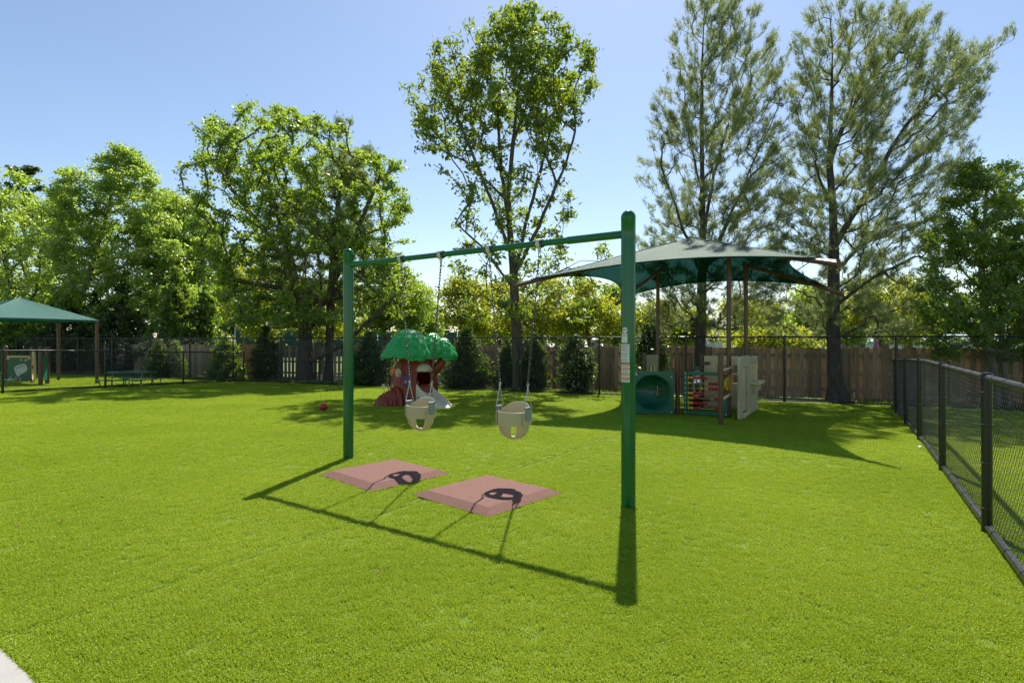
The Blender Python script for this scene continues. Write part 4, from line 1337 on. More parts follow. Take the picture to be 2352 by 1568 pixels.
# ================================================================== TOY TREE HOUSE
def tree_house():
    base = ground(960, 929)
    root = thing('tree_playhouse', base, 'moulded plastic tree house with leafy green roof, brown trunk and beige slide', 'playhouse')
    K = base.y * 1.0 / F * 0.1246          # metres per pixel of the close-up crop
    def U(zx): return (zx - 891) * K
    def Wz(zy): return (1468 - zy) * K
    rng = np.random.default_rng(5)
    # trunk shell with doorway
    NT, prof = 72, [(1475, 455), (1400, 450), (1300, 440), (1200, 432), (1060, 425), (900, 395), (740, 345), (640, 312), (590, 300), (520, 305), (470, 320)]
    zs = np.array([Wz(p[0]) for p in prof]); rs = np.array([p[1] * K for p in prof])
    ZZ = np.linspace(zs[0], zs[-1], 46)
    RRr = np.interp(ZZ, zs, rs)
    cxs = np.interp(ZZ, [zs[0], Wz(1060), Wz(590), zs[-1]], [U(800), U(812), U(865), U(865)])
    V, Fs = [], []
    for i, z in enumerate(ZZ):
        for k in range(NT):
            th = 2 * math.pi * k / NT
            r = RRr[i] * (1 + 0.018 * math.sin(th * 17 + 1.5 * math.sin(z * 5)) + 0.012 * math.sin(th * 31 + z * 3) + 0.03 * math.sin(th * 5 + 1.0) * (1 - z / zs[-1]))
            V.append((cxs[i] + r * math.cos(th), r * 0.82 * math.sin(th), z))
    d0, d1 = Wz(1135), Wz(842)
    for i in range(len(ZZ) - 1):
        zc = (ZZ[i] + ZZ[i + 1]) / 2
        for k in range(NT):
            p = V[i * NT + k]
            if d0 < zc < d1 and p[1] < 0 and U(925) < p[0] < U(1155): continue
            k2 = (k + 1) % NT
            Fs.append((i * NT + k, i * NT + k2, (i + 1) * NT + k2, (i + 1) * NT + k))
    o = MB().add(V, Fs).build('trunk', MT['trunk_brown'], root, ang=70, fix=False)
    sm = o.modifiers.new('wall', 'SOLIDIFY'); sm.thickness = 0.02; sm.offset = -1
    trunk = o
    def surf(zx, zy, out=0.0):
        """point on the front of the trunk behind crop pixel"""
        z = Wz(zy); x = U(zx)
        r = float(np.interp(z, ZZ, RRr)); c = float(np.interp(z, ZZ, cxs))
        q = max(-0.995, min(0.995, (x - c) / r))
        return Vector((x, -r * 0.82 * math.sqrt(1 - q * q) - out, z)), q
    def on_trunk(zx, zy, out):
        p, q = surf(zx, zy, 0)
        r = float(np.interp(p.z, ZZ, RRr))
        n = Vector((q, -math.sqrt(1 - q * q) / 0.82, 0)).normalized()
        rz = math.atan2(n.x, -n.y) * 0.55
        return Matrix.Translation(p + n * out) @ Matrix.Rotation(rz, 4, 'Z')
    # raised bark ridges
    for (zx, y0, y1, amp) in ((640, 760, 1080, 14), (690, 620, 1100, -18), (780, 640, 1180, 16), (850, 700, 1140, -12), (560, 980, 1120, 10), (470, 960, 1100, 8), (820, 1180, 1440, 10), (770, 1190, 1440, -8)):
        pts = []
        for t in np.linspace(0, 1, 12):
            p, q = surf(zx + amp * math.sin(t * 5), y0 + (y1 - y0) * t, 0.002)
            pts.append(p)
        MB().tube(pts, [0.006 + 0.008 * math.sin(math.pi * t) for t in np.linspace(0, 1, 12)], 6).build('bark_ridge', MT['trunk_brown'], trunk)
    for (zx, zy, a, b) in ((870, 700, 0.05, 0.065), (655, 720, 0.045, 0.03)):
        X = on_trunk(zx, zy, 0.004)
        MB(X).tube([(a * math.cos(t), 0, b * math.sin(t)) for t in np.linspace(0, 2 * math.pi, 19)[:-1]], 0.009, 6, closed=True).build('bark_knot', MT['trunk_brown'], trunk)
    # door frame arch
    pts = []
    for (zx, zy) in ((905, 1180), (902, 1080), (905, 950), (915, 860), (960, 820), (1040, 808), (1115, 820), (1165, 860), (1180, 950), (1182, 1060), (1185, 1150)):
        p, q = surf(zx, zy, 0.012); pts.append(p)
    MB().tube(pts, [0.03] * len(pts), 10).build('door_frame', MT['trunk_brown'], trunk)
    # threshold bowl below the door
    p, q = surf(1045, 1130, 0.02)
    MB().ball((p.x, p.y + 0.06, p.z - 0.06), 0.19, 20, 12, 1.1, 0.7, 0.75).build('threshold', MT['trunk_brown'], trunk)
    # awning over the door
    X = on_trunk(1047, 838, -0.02)
    hw = 138 * K
    rows = []
    for i in range(9):
        t = i / 8 * math.pi / 2
        row = []
        for k in range(25):
            a = math.pi * k / 24
            sc = 1 + (0.02 * abs(math.sin(a * 4)))
            lip = -0.012 * abs(math.cos(a * 4)) if i == 0 else 0
            row.append((-hw * math.cos(a) * math.cos(t) * sc, -0.17 * math.sin(a) * math.cos(t) * sc, 0.19 * math.sin(t) ** 0.9 + lip))
        rows.append(row)
    aw = MB(X).grid(rows).build('awning', MT['beige'], root, ang=60, fix=False)
    sm = aw.modifiers.new('wall', 'SOLIDIFY'); sm.thickness = 0.012; sm.offset = -1
    XL = X @ Matrix.Rotation(R(24), 4, 'Z') @ Matrix.Translation((0.085, -0.168, 0.052)) @ Matrix.Rotation(R(-16), 4, 'X')
    pl = MB(XL).prism([(0.042 * c, 0.026 * s) for c, s in ((-1, -.6), (-.8, -1), (.8, -1), (1, -.6), (1, .6), (.8, 1), (-.8, 1), (-1, .6))], -0.004, 0.004).build('logo_plate', MT['toy_red'], aw)
    MB(XL).prism([(0.034 * c, 0.018 * s) for c, s in ((-1, -.6), (-.8, -1), (.8, -1), (1, -.6), (1, .6), (.8, 1), (-.8, 1), (-1, .6))], -0.0055, -0.003).build('logo_field', MT['white'], aw)
    tx = bpy.data.curves.new('logo_text', 'FONT'); tx.body = 'little tikes'; tx.size = 0.0145; tx.align_x = 'CENTER'; tx.align_y = 'CENTER'; tx.extrude = 0.0004
    to = bpy.data.objects.new('logo_text', tx); COL.objects.link(to)
    dg = bpy.context.evaluated_depsgraph_get()
    tme = bpy.data.meshes.new_from_object(to.evaluated_get(dg))
    bpy.data.objects.remove(to)
    tme.transform(XL @ Matrix.Translation((0, -0.0065, 0)) @ Matrix.Rotation(R(90), 4, 'X'))
    tme.materials.clear(); tme.materials.append(MT['toy_blue'])
    link_mesh('logo_text', tme, aw)
    # right limb
    lp = [(1130, 900, 0.0), (1215, 820, -0.02), (1300, 730, -0.02), (1350, 640, 0.0), (1365, 560, 0.02), (1350, 500, 0.02)]
    MB().tube([(U(a), c, Wz(b)) for a, b, c in lp], [0.13, 0.125, 0.11, 0.10, 0.10, 0.10], 18).build('limb', MT['trunk_brown'], root)
    # leafy roof lobes
    lrows = []
    for j in range(9):
        v = j / 8
        w = 0.5 * math.sin(math.pi * min(1.0, 0.12 + 0.86 * v)) ** 0.75
        if v > 0.97: w = 0.03
        lrows.append([(w * u, v, (0.22 + 0.25 * v) * (1 - abs(u) ** 2.2) - 0.10 * max(0, 1 - abs(u) * 4) + 0.03 * math.sin(v * 22 + abs(u) * 6) - 0.10 * max(0.0, v - 0.8) * 5) for u in (-1, -0.75, -0.4, -0.12, 0, 0.12, 0.4, 0.75, 1)])
    LEAFM = MB().grid(lrows).mesh('moulded_leaf', MT['leaf_green'], ang=70)
    def lobe(cx, cy, hw, dep, peak, rim, px, nm, seed, nsc):
        rg = np.random.default_rng(seed)
        NA, NR = 96, 26
        rows = []
        ph = rg.uniform(0, 6.28, 4)
        for i in range(NR + 1):
            r = i / NR
            row = []
            for k in range(NA):
                th = 2 * math.pi * k / NA
                # overlapping leaf pattern: each ring of leaves offset by half
                lev = r * 4.2
                ring = math.floor(lev); fr = lev - ring
                cell = (th / (2 * math.pi) * nsc * (0.45 + 0.16 * ring) + 0.5 * ring + ph[0])
                u = (cell - math.floor(cell)) - 0.5
                leaf = max(0.0, 1 - (abs(u) * 2) ** 2.2) * (0.35 + 0.65 * fr)
                vein = 0.25 * max(0, 1 - abs(u) * 9)
                rip = 0.25 * math.sin(u * 30 + fr * 7)
                bump = 0.02 * (leaf - 0.3 * vein) + 0.008 * rip + 0.03 * math.sin(th * 3 + ph[1]) * r + 0.02 * math.sin(th * 5 + ph[2]) * r
                sc = 1.0
                if r > 0.8:
                    w = (r - 0.8) / 0.2
                    sc += 0.07 * w * (abs(math.cos(math.pi * (th / (2 * math.pi) * nsc))) ** 0.7 - 0.4)
                x = cx + px * (1 - r) ** 1.2 + hw * r * math.cos(th) * sc
                y = cy + dep * r * math.sin(th) * sc
                z = rim + (peak - rim) * (1 - r ** 1.75) + bump * min(1, r * 3)
                if r > 0.85: z -= 0.05 * (r - 0.85) / 0.15 * (0.5 + 0.8 * abs(math.cos(math.pi * (th / (2 * math.pi) * nsc))))
                row.append((x, y, z))
            rows.append(row)
        ob = MB().grid(rows, close=True).build(nm, MT['leaf_green'], root, ang=70, fix=False)
        sm = ob.modifiers.new('wall', 'SOLIDIFY'); sm.thickness = 0.03; sm.offset = -1
        # moulded leaves lying on the roof, tips pointing down the slope
        def sp(r, th):
            x = cx + px * max(0.0, 1 - r) ** 1.2 + hw * r * math.cos(th)
            y = cy + dep * r * math.sin(th)
            return Vector((x, y, rim + (peak - rim) * (1 - r ** 1.75)))
        for ri, (r0, ln, cnt) in enumerate(((0.10, 0.34, 0.30), (0.30, 0.34, 0.50), (0.50, 0.32, 0.72), (0.70, 0.33, 1.0))):
            n_ = max(4, int(nsc * cnt * 1.25))
            for k in range(n_):
                th = 2 * math.pi * (k + 0.5 * (ri % 2) + rg.uniform(-0.18, 0.18)) / n_
                a = sp(r0, th); b = sp(r0 + ln, th)
                ey = (b - a); L_ = ey.length; ey.normalize()
                ex_ = (sp(r0 + ln * 0.5, th + 0.05) - sp(r0 + ln * 0.5, th - 0.05)).normalized()
                ez = ex_.cross(ey); 
                if ez.z < 0: ez = -ez; ex_ = -ex_
                wdt = min(L_ * 0.95, 2 * math.pi * (r0 + ln * 0.6) * (hw + dep) / 2 / n_ * 1.45)
                o_ = link_mesh('moulded_leaf', LEAFM, ob)
                q = a + ez * 0.014
                o_.matrix_local = Matrix(((ex_.x * wdt, ey.x * L_, ez.x * 0.16, q.x), (ex_.y * wdt, ey.y * L_, ez.y * 0.16, q.y), (ex_.z * wdt, ey.z * L_, ez.z * 0.16, q.z), (0, 0, 0, 1)))
        return ob
    lobe(U(785), -0.02, 530 * K, 0.62, Wz(95), Wz(590), -95 * K, 'leaf_roof', 2, 17)
    lobe(U(1385), 0.0, 205 * K, 0.30, Wz(262), Wz(600), -40 * K, 'leaf_roof', 3, 9)
    lobe(U(1150), 0.05, 270 * K, 0.42, Wz(165), Wz(520), 0.0, 'leaf_roof', 4, 13)
    # octagonal window
    X = on_trunk(585, 866, 0.02)
    ro = 0.098
    oc = [(ro * 0.86 * math.cos(R(22.5 + 45 * k)), ro * math.sin(R(22.5 + 45 * k))) for k in range(8)]
    ic = [(p[0] * 0.74, p[1] * 0.74) for p in oc]
    mb = MB(X)
    rows = [[(p[0], -0.012, p[1]) for p in oc], [(p[0], -0.012, p[1]) for p in ic], [(p[0], 0.02, p[1]) for p in ic], [(p[0], 0.02, p[1]) for p in oc], [(p[0], -0.012, p[1]) for p in oc]]
    mb.grid(rows, close=True)
    mb.box(-0.008, 0.008, -0.009, 0.01, -ro * 0.7, ro * 0.7); mb.box(-ro * 0.62, ro * 0.62, -0.007, 0.01, -0.008, 0.008)
    wnd = mb.build('window_frame', MT['beige'], root, ang=20)
    MB(X).prism([(p[0] * 0.99, p[1] * 0.99) for p in ic], 0.008, 0.014).build('pane', MT['tan_panel'], wnd)
    # purple play box
    X = on_trunk(735, 1000, 0.0)
    bx = MB(X).box(-0.078, 0.078, -0.045, 0.05, -0.12, 0.125).build('purple_box', MT['purple'], root, bevel=0.012)
    MB(X).box(-0.078, 0.078, -0.052, -0.044, 0.055, 0.075).build('ledge', MT['purple'], bx, bevel=0.004)
    MB(X @ Matrix.Translation((0.0, -0.044, -0.03)) @ Matrix.Rotation(R(90), 4, 'X')).lathe([(0.036, -0.004), (0.036, 0.006), (0.025, 0.012), (0.001, 0.015)], 18).build('dial', MT['toy_orange'], bx)
    # orange wheel at the left side
    cxp = Vector((U(425), 0.10, Wz(865)))
    X = Matrix.Translation(cxp) @ Matrix.Rotation(R(-28), 4, 'Z')
    w = MB(X @ Matrix.Rotation(R(90), 4, 'X')).lathe([(0.001, -0.02), (0.10, -0.02), (0.112, -0.008), (0.112, 0.008), (0.10, 0.02), (0.001, 0.02)], 26).build('orange_wheel', MT['toy_orange'], root)
    for (a, b, m_) in ((-0.06, -0.03, 'toy_red'), (-0.03, 0.075, 'purple'), (-0.075, 0.04, 'toy_red')):
        MB(X @ Matrix.Translation((a, -0.02, b)) @ Matrix.Rotation(R(90), 4, 'X')).lathe([(0.018, -0.002), (0.016, 0.005), (0.001, 0.007)], 12).build('spot', MT[m_], w)
    # ribbed root mound to the left
    rows = []
    prf = [(175, 0.02, 0.0), (195, 0.17, 0.14), (240, 0.25, 0.20), (300, 0.31, 0.245), (370, 0.36, 0.27), (450, 0.41, 0.29), (520, 0.43, 0.30), (600, 0.42, 0.31), (680, 0.36, 0.30)]
    pz = [p[0] for p in prf]
    for j, zx in enumerate(np.linspace(178, 680, 60)):
        h = float(np.interp(zx, pz, [p[1] for p in prf])); hw = float(np.interp(zx, pz, [p[2] for p in prf]))
        rib = 1 + 0.035 * math.sin(zx / 9.5) * (0.6 + 0.4 * math.sin(zx / 40))
        row = []
        yb = -0.30 - 0.10 * (680 - zx) / 500
        for k in range(21):
            a = math.pi * k / 20
            row.append((U(zx) + 0.012 * math.sin(k * 0.9), yb - hw * math.cos(a) * rib, max(-0.01, h * math.sin(a) ** 0.75 * rib - 0.006)))
        rows.append(row)
    MB().grid(rows).build('root_mound', MT['trunk_brown'], root, ang=80, fix=False)
    MB().tube([(U(640) + 0.02, -0.52, 0.0), (U(650), -0.55, 0.22), (U(600), -0.50, 0.40), (U(520), -0.42, 0.46), (U(450), -0.36, 0.44)], [0.05, 0.05, 0.045, 0.03, 0.01], 10).build('root_arch', MT['trunk_brown'], root)
    for zx in (420, 560, 830):
        yb = -0.36 - 0.15
        MB().tube([(U(zx), yb - 0.18, 0.0), (U(zx) + 0.01, yb - 0.12, 0.16), (U(zx) + 0.03, yb + 0.02, 0.30)], [0.045, 0.04, 0.025], 9).build('root', MT['trunk_brown'], root)
    # flowers
    for (zx, zy, zb, m_, r_, yy) in ((318, 1092, 1190, 'toy_white', 0.036, -0.36), (412, 1112, 1215, 'toy_lilac', 0.036, -0.44), (490, 1095, 1205, 'toy_yellow', 0.030, -0.42)):
        st = MB().tube([(U(zx) + 0.02, yy, Wz(zb) - 0.03), (U(zx), yy, Wz(zy))], 0.006, 6).build('flower_stem', MT['dark_gap'], root)
        mb = MB(Matrix.Translation((U(zx), yy - 0.008, Wz(zy))) @ Matrix.Rotation(R(90), 4, 'X'))
        rr = []
        for k in range(36):
            t = 2 * math.pi * k / 36
            q = r_ * (0.82 + 0.24 * abs(math.cos(2.5 * t)))
            rr.append((q * math.cos(t), q * math.sin(t)))
        mb.slab(rr, -0.008, 0.008)
        MB_ = mb.build('flower_head', MT[m_], st)
    # slide
    rows = []
    n = 22
    for i in range(n + 1):
        t = i / n
        zx = 1035 + 440 * t; 
        ctr = Vector((U(zx), -0.36 - 0.52 * t, 0))
        zf = 0.40 * (1 - t) ** 1.0 * (1 - 0.25 * math.sin(math.pi * t)) + 0.055
        if t > 0.85: zf = max(zf, 0.05)
        rail = 0.085 * (1 - 0.35 * t) + (0.03 * math.sin(math.pi * min(1, t * 1.2)))
        hw = 0.20 - 0.01 * t
        if t > 0.92: rail *= 0.75
        d = Vector((440 * K, -0.52, 0)).normalized(); nn = Vector((-d.y, d.x, 0))
        sec = [(-1.16, -0.01), (-1.14, zf + rail * 0.55), (-1.08, zf + rail * 0.92), (-0.96, zf + rail), (-0.82, zf + rail * 0.8), (-0.72, zf + 0.012), (-0.55, zf), (0, zf - 0.004), (0.55, zf), (0.72, zf + 0.012), (0.82, zf + rail * 0.8), (0.96, zf + rail), (1.08, zf + rail * 0.92), (1.14, zf + rail * 0.55), (1.16, -0.01)]
        rows.append([ctr + nn * (q * hw) + Vector((0, 0, z)) for q, z in sec])
    # rounded foot
    last = rows[-1]
    cen = sum(last, Vector()) / len(last)
    d = Vector((440 * K, -0.52, 0)).normalized()
    for sc, dd, hz in ((0.97, 0.03, 0.86), (0.9, 0.055, 0.6), (0.8, 0.07, 0.0)):
        rows.append([Vector((cen.x + (p.x - cen.x) * sc, cen.y + (p.y - cen.y) * sc, max(-0.01, p.z * hz))) + d * dd for p in last])
    sl_ = MB().grid(rows).build('slide', MT['beige_slide'], root, ang=75, fix=False)
    ss = sl_.modifiers.new('soft', 'SUBSURF'); ss.levels = 1; ss.render_levels = 1
    p = rows[4][1]; 
    for k, (m_, dx) in enumerate((('toy_blue', 0.0), ('white', 0.07))):
        q = rows[3 + k * 2][1]
        d = (rows[5][1] - rows[3][1]); d.z = 0
        X = frame2((q.x, q.y, 0), (q.x + d.x, q.y + d.y, 0), 0.10)
        MB(X).box(-0.03, 0.03, -0.006, 0.02, 0.02, 0.15).build('label', MT[m_], sl_, smooth=False)
    # second small slide lip on the left and a purple leaf on the right
    rows = []
    for t in np.linspace(0, 1, 9):
        x = U(330) + (U(125) - U(330)) * t
        hgt = 0.24 * (1 - t * 0.25) * (1 if t < 0.9 else 0.75)
        rows.append([(x, 0.12 - 0.12 * math.cos(a), max(-0.01, hgt * (math.sin(a) ** 0.35) - 0.01)) for a in np.linspace(0, math.pi, 13)])
    MB().grid(rows).build('slide_lip', MT['beige_slide'], root, ang=70, fix=False)
    MB().ball((U(1290), -0.05, Wz(1085)), 0.08, 14, 8, 1.0, 0.6, 0.28).build('purple_leaf', MT['purple'], root)
tree_house()

# ================================================================== BALL
gp = ground(743, 944)
mb = MB().ball((0, 0, 0), 0.083, 28, 18)
bo = mb.build('play_ball', MT['ball'] if 'ball' in MT else M('red_rubber_ball', (0.42, 0.012, 0.022), 0.4, var=0.1, scale=30, bump=0.15, bscale=120), None, loc=(gp.x, gp.y, gp.z + 0.083 + 0.008))
tag(bo, 'small red rubber ball lying on the turf', 'ball')

# ================================================================== LEFT YARD: table, play panels, ribbed mound
def picnic_table(loc, label):
    root = thing('picnic_table', loc, label, 'picnic table', 'low teal picnic tables in the left yard')
    L = 1.47
    for k in range(5):
        MB().box(-L / 2, L / 2, -0.31 + k * 0.125, -0.31 + k * 0.125 + 0.115, 0.47, 0.50).build('table_slat', MT['teal_slat'], root, bevel=0.006)
    for s_ in (-1, 1):
        for k in range(2):
            y = s_ * 0.58 + (k - 0.5) * 0.125
            MB().box(-L / 2 - 0.06, L / 2 + 0.05, y - 0.057, y + 0.057, 0.225, 0.255).build('bench_slat', MT['teal_slat'], root, bevel=0.006)
    for x in (-0.5, 0.5):
        for s_ in (-1, 1):
            MB().tube([(x, s_ * 0.22, 0.47), (x, s_ * 0.30, 0.22), (x, s_ * 0.30, 0.0)], 0.02, 8).build('leg', MT['tan_leg'], root)
            MB().tube([(x - 0.17, s_ * 0.64, 0.0), (x - 0.17, s_ * 0.64, 0.225)], 0.018, 8).build('bench_leg', MT['tan_leg'], root)
            MB().tube([(x + 0.17, s_ * 0.52, 0.0), (x + 0.17, s_ * 0.52, 0.225)], 0.018, 8).build('bench_leg', MT['tan_leg'], root)
        MB().tube([(x, -0.62, 0.21), (x, 0.62, 0.21)], 0.017, 8).build('cross_bar', MT['tan_leg'], root)
g1 = ground(275, 888.5)
picnic_table((g1.x, g1.y + 0.62, float(gh(g1.x, g1.y + 0.6))), 'low teal slatted picnic table with tan legs beside the canopy corner post')
picnic_table((-16.85, 17.6, float(gh(-16.85, 17.6))), 'low teal slatted picnic table by the front corner of the smaller canopy')

def left_station():
    pA, pB, pC, pD = (-19.05, 21.3), (-18.05, 21.3), (-16.45, 19.75), (-16.75, 20.4)
    o0 = Vector((-18.0, 20.8, float(gh(-18, 20.8))))
    root = thing('play_panel_structure', o0, 'small play panel set with green picture panel and oval opening under the smaller canopy', 'play structure')
    C = Matrix.Translation(-o0)
    for p in (pA, pB, pC, pD):
        short_post(root, C, p, 1.37, r=0.065)
    X = C @ frame2((*pA, 0), (*pB, 0), float(gh(*pA)))
    mb = MB(X); mb.box(0.06, 0.94, -0.02, 0.02, 0.03, 0.97)
    gp_ = mb.build('picture_panel', MT['panel_green'], root, bevel=0.008)
    for (x0, x1, z0, z1) in ((0.06, 0.94, 0.93, 1.0), (0.06, 0.15, 0.85, 0.93), (0.86, 0.94, 0.85, 0.93), (0.06, 0.13, 0.03, 0.09), (0.86, 0.94, 0.03, 0.07)):
        MB(X).box(x0, x1, -0.032, -0.018, z0, z1).build('tan_trim', MT['tan_panel'], gp_, bevel=0.004)
    sh = [(0.33, 0.52), (0.42, 0.62), (0.55, 0.66), (0.72, 0.70), (0.79, 0.66), (0.84, 0.50), (0.80, 0.42), (0.70, 0.33), (0.60, 0.32), (0.55, 0.26), (0.50, 0.21), (0.44, 0.26)]
    mp = MB(X).prism(sh, -0.034, -0.018).build('picture_map', MT['white'], gp_)
    mb = MB(X)
    for k in range(7):
        mb.box(0.42 + k * 0.05, 0.445 + k * 0.05, -0.037, -0.033, 0.50 + 0.015 * k, 0.57 + 0.015 * k)
    mb.build('printed_text', MT['print'], mp, smooth=False)
    for (x, z) in ((0.60, 0.85), (0.78, 0.83), (0.20, 0.17), (0.40, 0.14), (0.56, 0.12)):
        MB(X).tube([(x + 0.04 * math.cos(t), -0.022, z + 0.04 * math.sin(t)) for t in np.linspace(0, 2 * math.pi, 9)[:-1]], 0.016, 6, closed=True).build('relief_shape', MT['tan_panel'], gp_)
    X = C @ frame2((*pB, 0), (*pC, 0), float(gh(*pC)))
    L = math.dist(pB, pC)
    n = 40
    mb = MB(X)
    cx = 0.40
    ro = [(cx + 0.42 * math.cos(t) * (1 if math.sin(t) < 0 else 0.95), 0.58 + (0.56 if math.sin(t) < 0 else 0.62) * math.sin(t)) for t in np.linspace(0, 2 * math.pi, n + 1)[:-1]]
    ri = [(cx + 0.34 * math.cos(t), 0.56 + (0.46 if math.sin(t) < 0 else 0.40) * math.sin(t)) for t in np.linspace(0, 2 * math.pi, n + 1)[:-1]]
    rows = [[(p[0], -0.03, p[1]) for p in ro], [(p[0], -0.03, p[1]) for p in ri], [(p[0], 0.03, p[1]) for p in ri], [(p[0], 0.03, p[1]) for p in ro], [(p[0], -0.03, p[1]) for p in ro]]
    mb.grid(rows, close=True)
    MB_ = mb.build('oval_panel', MT['tan_panel'], root, ang=30)
    X = C @ frame2((*pC, 0), (*pD, 0), float(gh(*pC)))
    MB(X).box(0.07, math.dist(pC, pD) - 0.07, -0.02, 0.02, 0.15, 1.0).build('side_panel', MT['teal_slat'], root, bevel=0.006)
left_station()

def ribbed_mound():
    p = col_pt(119, 31.2)
    rows = []
    for t in np.linspace(-1, 1, 25):
        w = math.sqrt(max(0.0, 1 - abs(t) ** 2.6))
        rows.append([(0.30 * t, 0.18 * w * math.cos(a) * (1 + 0.02 * math.sin(a * 16)), 0.36 * w ** 0.6 * math.sin(a) * (1 + 0.05 * math.sin(a * 18)) - 0.01) for a in np.linspace(0, math.pi, 60)])
    o = MB().grid(rows).build('rolled_tarp', MT['slate'], None, loc=p, ang=80, fix=False)
    o.rotation_euler = (0, 0, -0.4)
    tag(o, 'dark grey folded heap lying against the weathered fence', 'tarp')
ribbed_mound()

# ================================================================== TREES
def noise3(P, seed, freq):
    rg = np.random.default_rng(seed)
    v = np.zeros(len(P))
    for k in range(7):
        d = rg.normal(size=3); d /= np.linalg.norm(d)
        v += np.cos(P @ d * freq * rg.uniform(0.6, 1.6) * 2 * math.pi + rg.uniform(0, 6.28))
    return v / 7

def sample_crown(outline, y, dr, n, seed, shell=0.4, gate=0.35, freq=0.45, lean=0.0, wpow=1.0, hbias=None):
    """points inside a crown. outline: (pixel row, left column, right column), top first"""
    rg = np.random.default_rng(seed)
    o = np.array(outline, float)
    Hh = CAMH - (o[:, 0] - HZ) * y / F
    xl = (o[:, 1] - CX) * y / F; xr = (o[:, 2] - CX) * y / F
    order = np.argsort(Hh); Hh, xl, xr = Hh[order], xl[order], xr[order]
    out = []
    tot = 0
    while tot < n:
        m = 4000
        h = rg.uniform(Hh[0], Hh[-1], m)
        a = np.interp(h, Hh, xl); b = np.interp(h, Hh, xr)
        hw = (b - a) / 2
        acc = rg.uniform(size=m) < (hw / hw.max()) ** wpow
        if hbias is not None:
            acc &= rg.uniform(size=m) < np.interp((h - Hh[0]) / (Hh[-1] - Hh[0]), hbias[0], hbias[1])
        th = rg.uniform(0, 2 * math.pi, m); r = rg.uniform(size=m) ** shell
        P = np.stack([(a + b) / 2 + hw * r * np.cos(th), y + hw * dr * r * np.sin(th), h], 1)
        nv = noise3(P, seed + 99, freq)
        acc &= nv > np.quantile(nv, gate)
        P = P[acc]
        out.append(P); tot += len(P)
    return np.concatenate(out)[:n]

def grow(trunk, tips, seed, alpha=60, stiff=1.6, curve=0.35, seglen=0.42, jit=0.04, droop=0.0, attach=0.0, stems=(), shoot=0.0):
    """connect tips to the trunk with branching limbs; returns nodes, parents, tip paths"""
    rg = np.random.default_rng(seed)
    T = [np.array(p, float) for p in trunk]
    P, par = [], []
    for i in range(len(T) - 1):
        n = max(1, int(np.linalg.norm(T[i + 1] - T[i]) / 0.35))
        for k in range(n):
            P.append(T[i] + (T[i + 1] - T[i]) * k / n); par.append(len(P) - 2)
    P.append(T[-1]); par.append(len(P) - 2)
    nt = len(P)
    for st in stems:
        Q = [np.array(p, float) for p in st]
        prev = int(np.argmin([np.linalg.norm(p - Q[0]) for p in P[:nt]]))
        Q[0] = P[prev]
        for i in range(len(Q) - 1):
            n_ = max(1, int(np.linalg.norm(Q[i + 1] - Q[i]) / 0.35))
            for k in range(1, n_ + 1):
                P.append(Q[i] + (Q[i + 1] - Q[i]) * k / n_ + rg.normal(size=3) * 0.015); par.append(prev); prev = len(P) - 1
    n_all = len(P)
    cap = n_all + len(tips) * 26 + 10
    A = np.zeros((cap, 3)); A[:n_all] = P
    par = list(par)
    n = n_all
    tr = A[:n_all]
    dmin = np.array([np.min(np.linalg.norm(tr - t, axis=1)) for t in tips])
    ca = math.cos(R(alpha))
    zmin = T[0][2] + attach
    paths = []
    okz = A[:, 2] >= zmin
    for ti in np.argsort(dmin):
        t = tips[ti]
        D = t - A[:n]
        L = np.linalg.norm(D, axis=1) + 1e-6
        cz = D[:, 2] / L
        cost = L * (1 + stiff * np.maximum(0, ca - cz)) + np.where(A[:n, 2] < zmin, 50.0, 0.0)
        i = int(np.argmin(cost))
        L0 = L[i]
        ns = min(22, max(2, int(L0 / seglen)))
        pi = par[i]
        dirp = (A[i] - A[pi]) if pi >= 0 else np.array((0, 0, 1.0))
        dl = np.linalg.norm(dirp); dirp = dirp / dl if dl > 1e-6 else np.array((0, 0, 1.0))
        ctrl = A[i] + (dirp * 0.35 + D[i] / L0 * 0.65) * L0 * curve + np.array((0, 0, -droop * L0))
        prev = i; path = [i]
        for k in range(1, ns + 1):
            s = k / ns
            p = A[i] * (1 - s) ** 2 + ctrl * 2 * s * (1 - s) + t * s * s
            if k < ns: p = p + rg.normal(size=3) * jit * min(1.0, L0)
            A[n] = p; par.append(prev); prev = n; path.append(n); n += 1
        if shoot > 0:
            ax = A[0]; o = np.array((t[0] - ax[0], t[1] - ax[1], 0.0)); o /= (np.linalg.norm(o) + 1e-6)
            hr = (t[2] - T[0][2]) / (T[-1][2] - T[0][2]); e = o * (0.95 - 0.6 * hr) + np.array((0, 0, 0.15 + 0.85 * hr)) + rg.normal(size=3) * 0.2; e /= np.linalg.norm(e)
            sl = shoot * rg.uniform(0.5, 1.2)
            for k in (1, 2):
                A[n] = t + e * sl * k / 2; par.append(prev); prev = n; path.append(n); n += 1
        paths.append(path)
    return A[:n].copy(), np.array(par), paths, nt

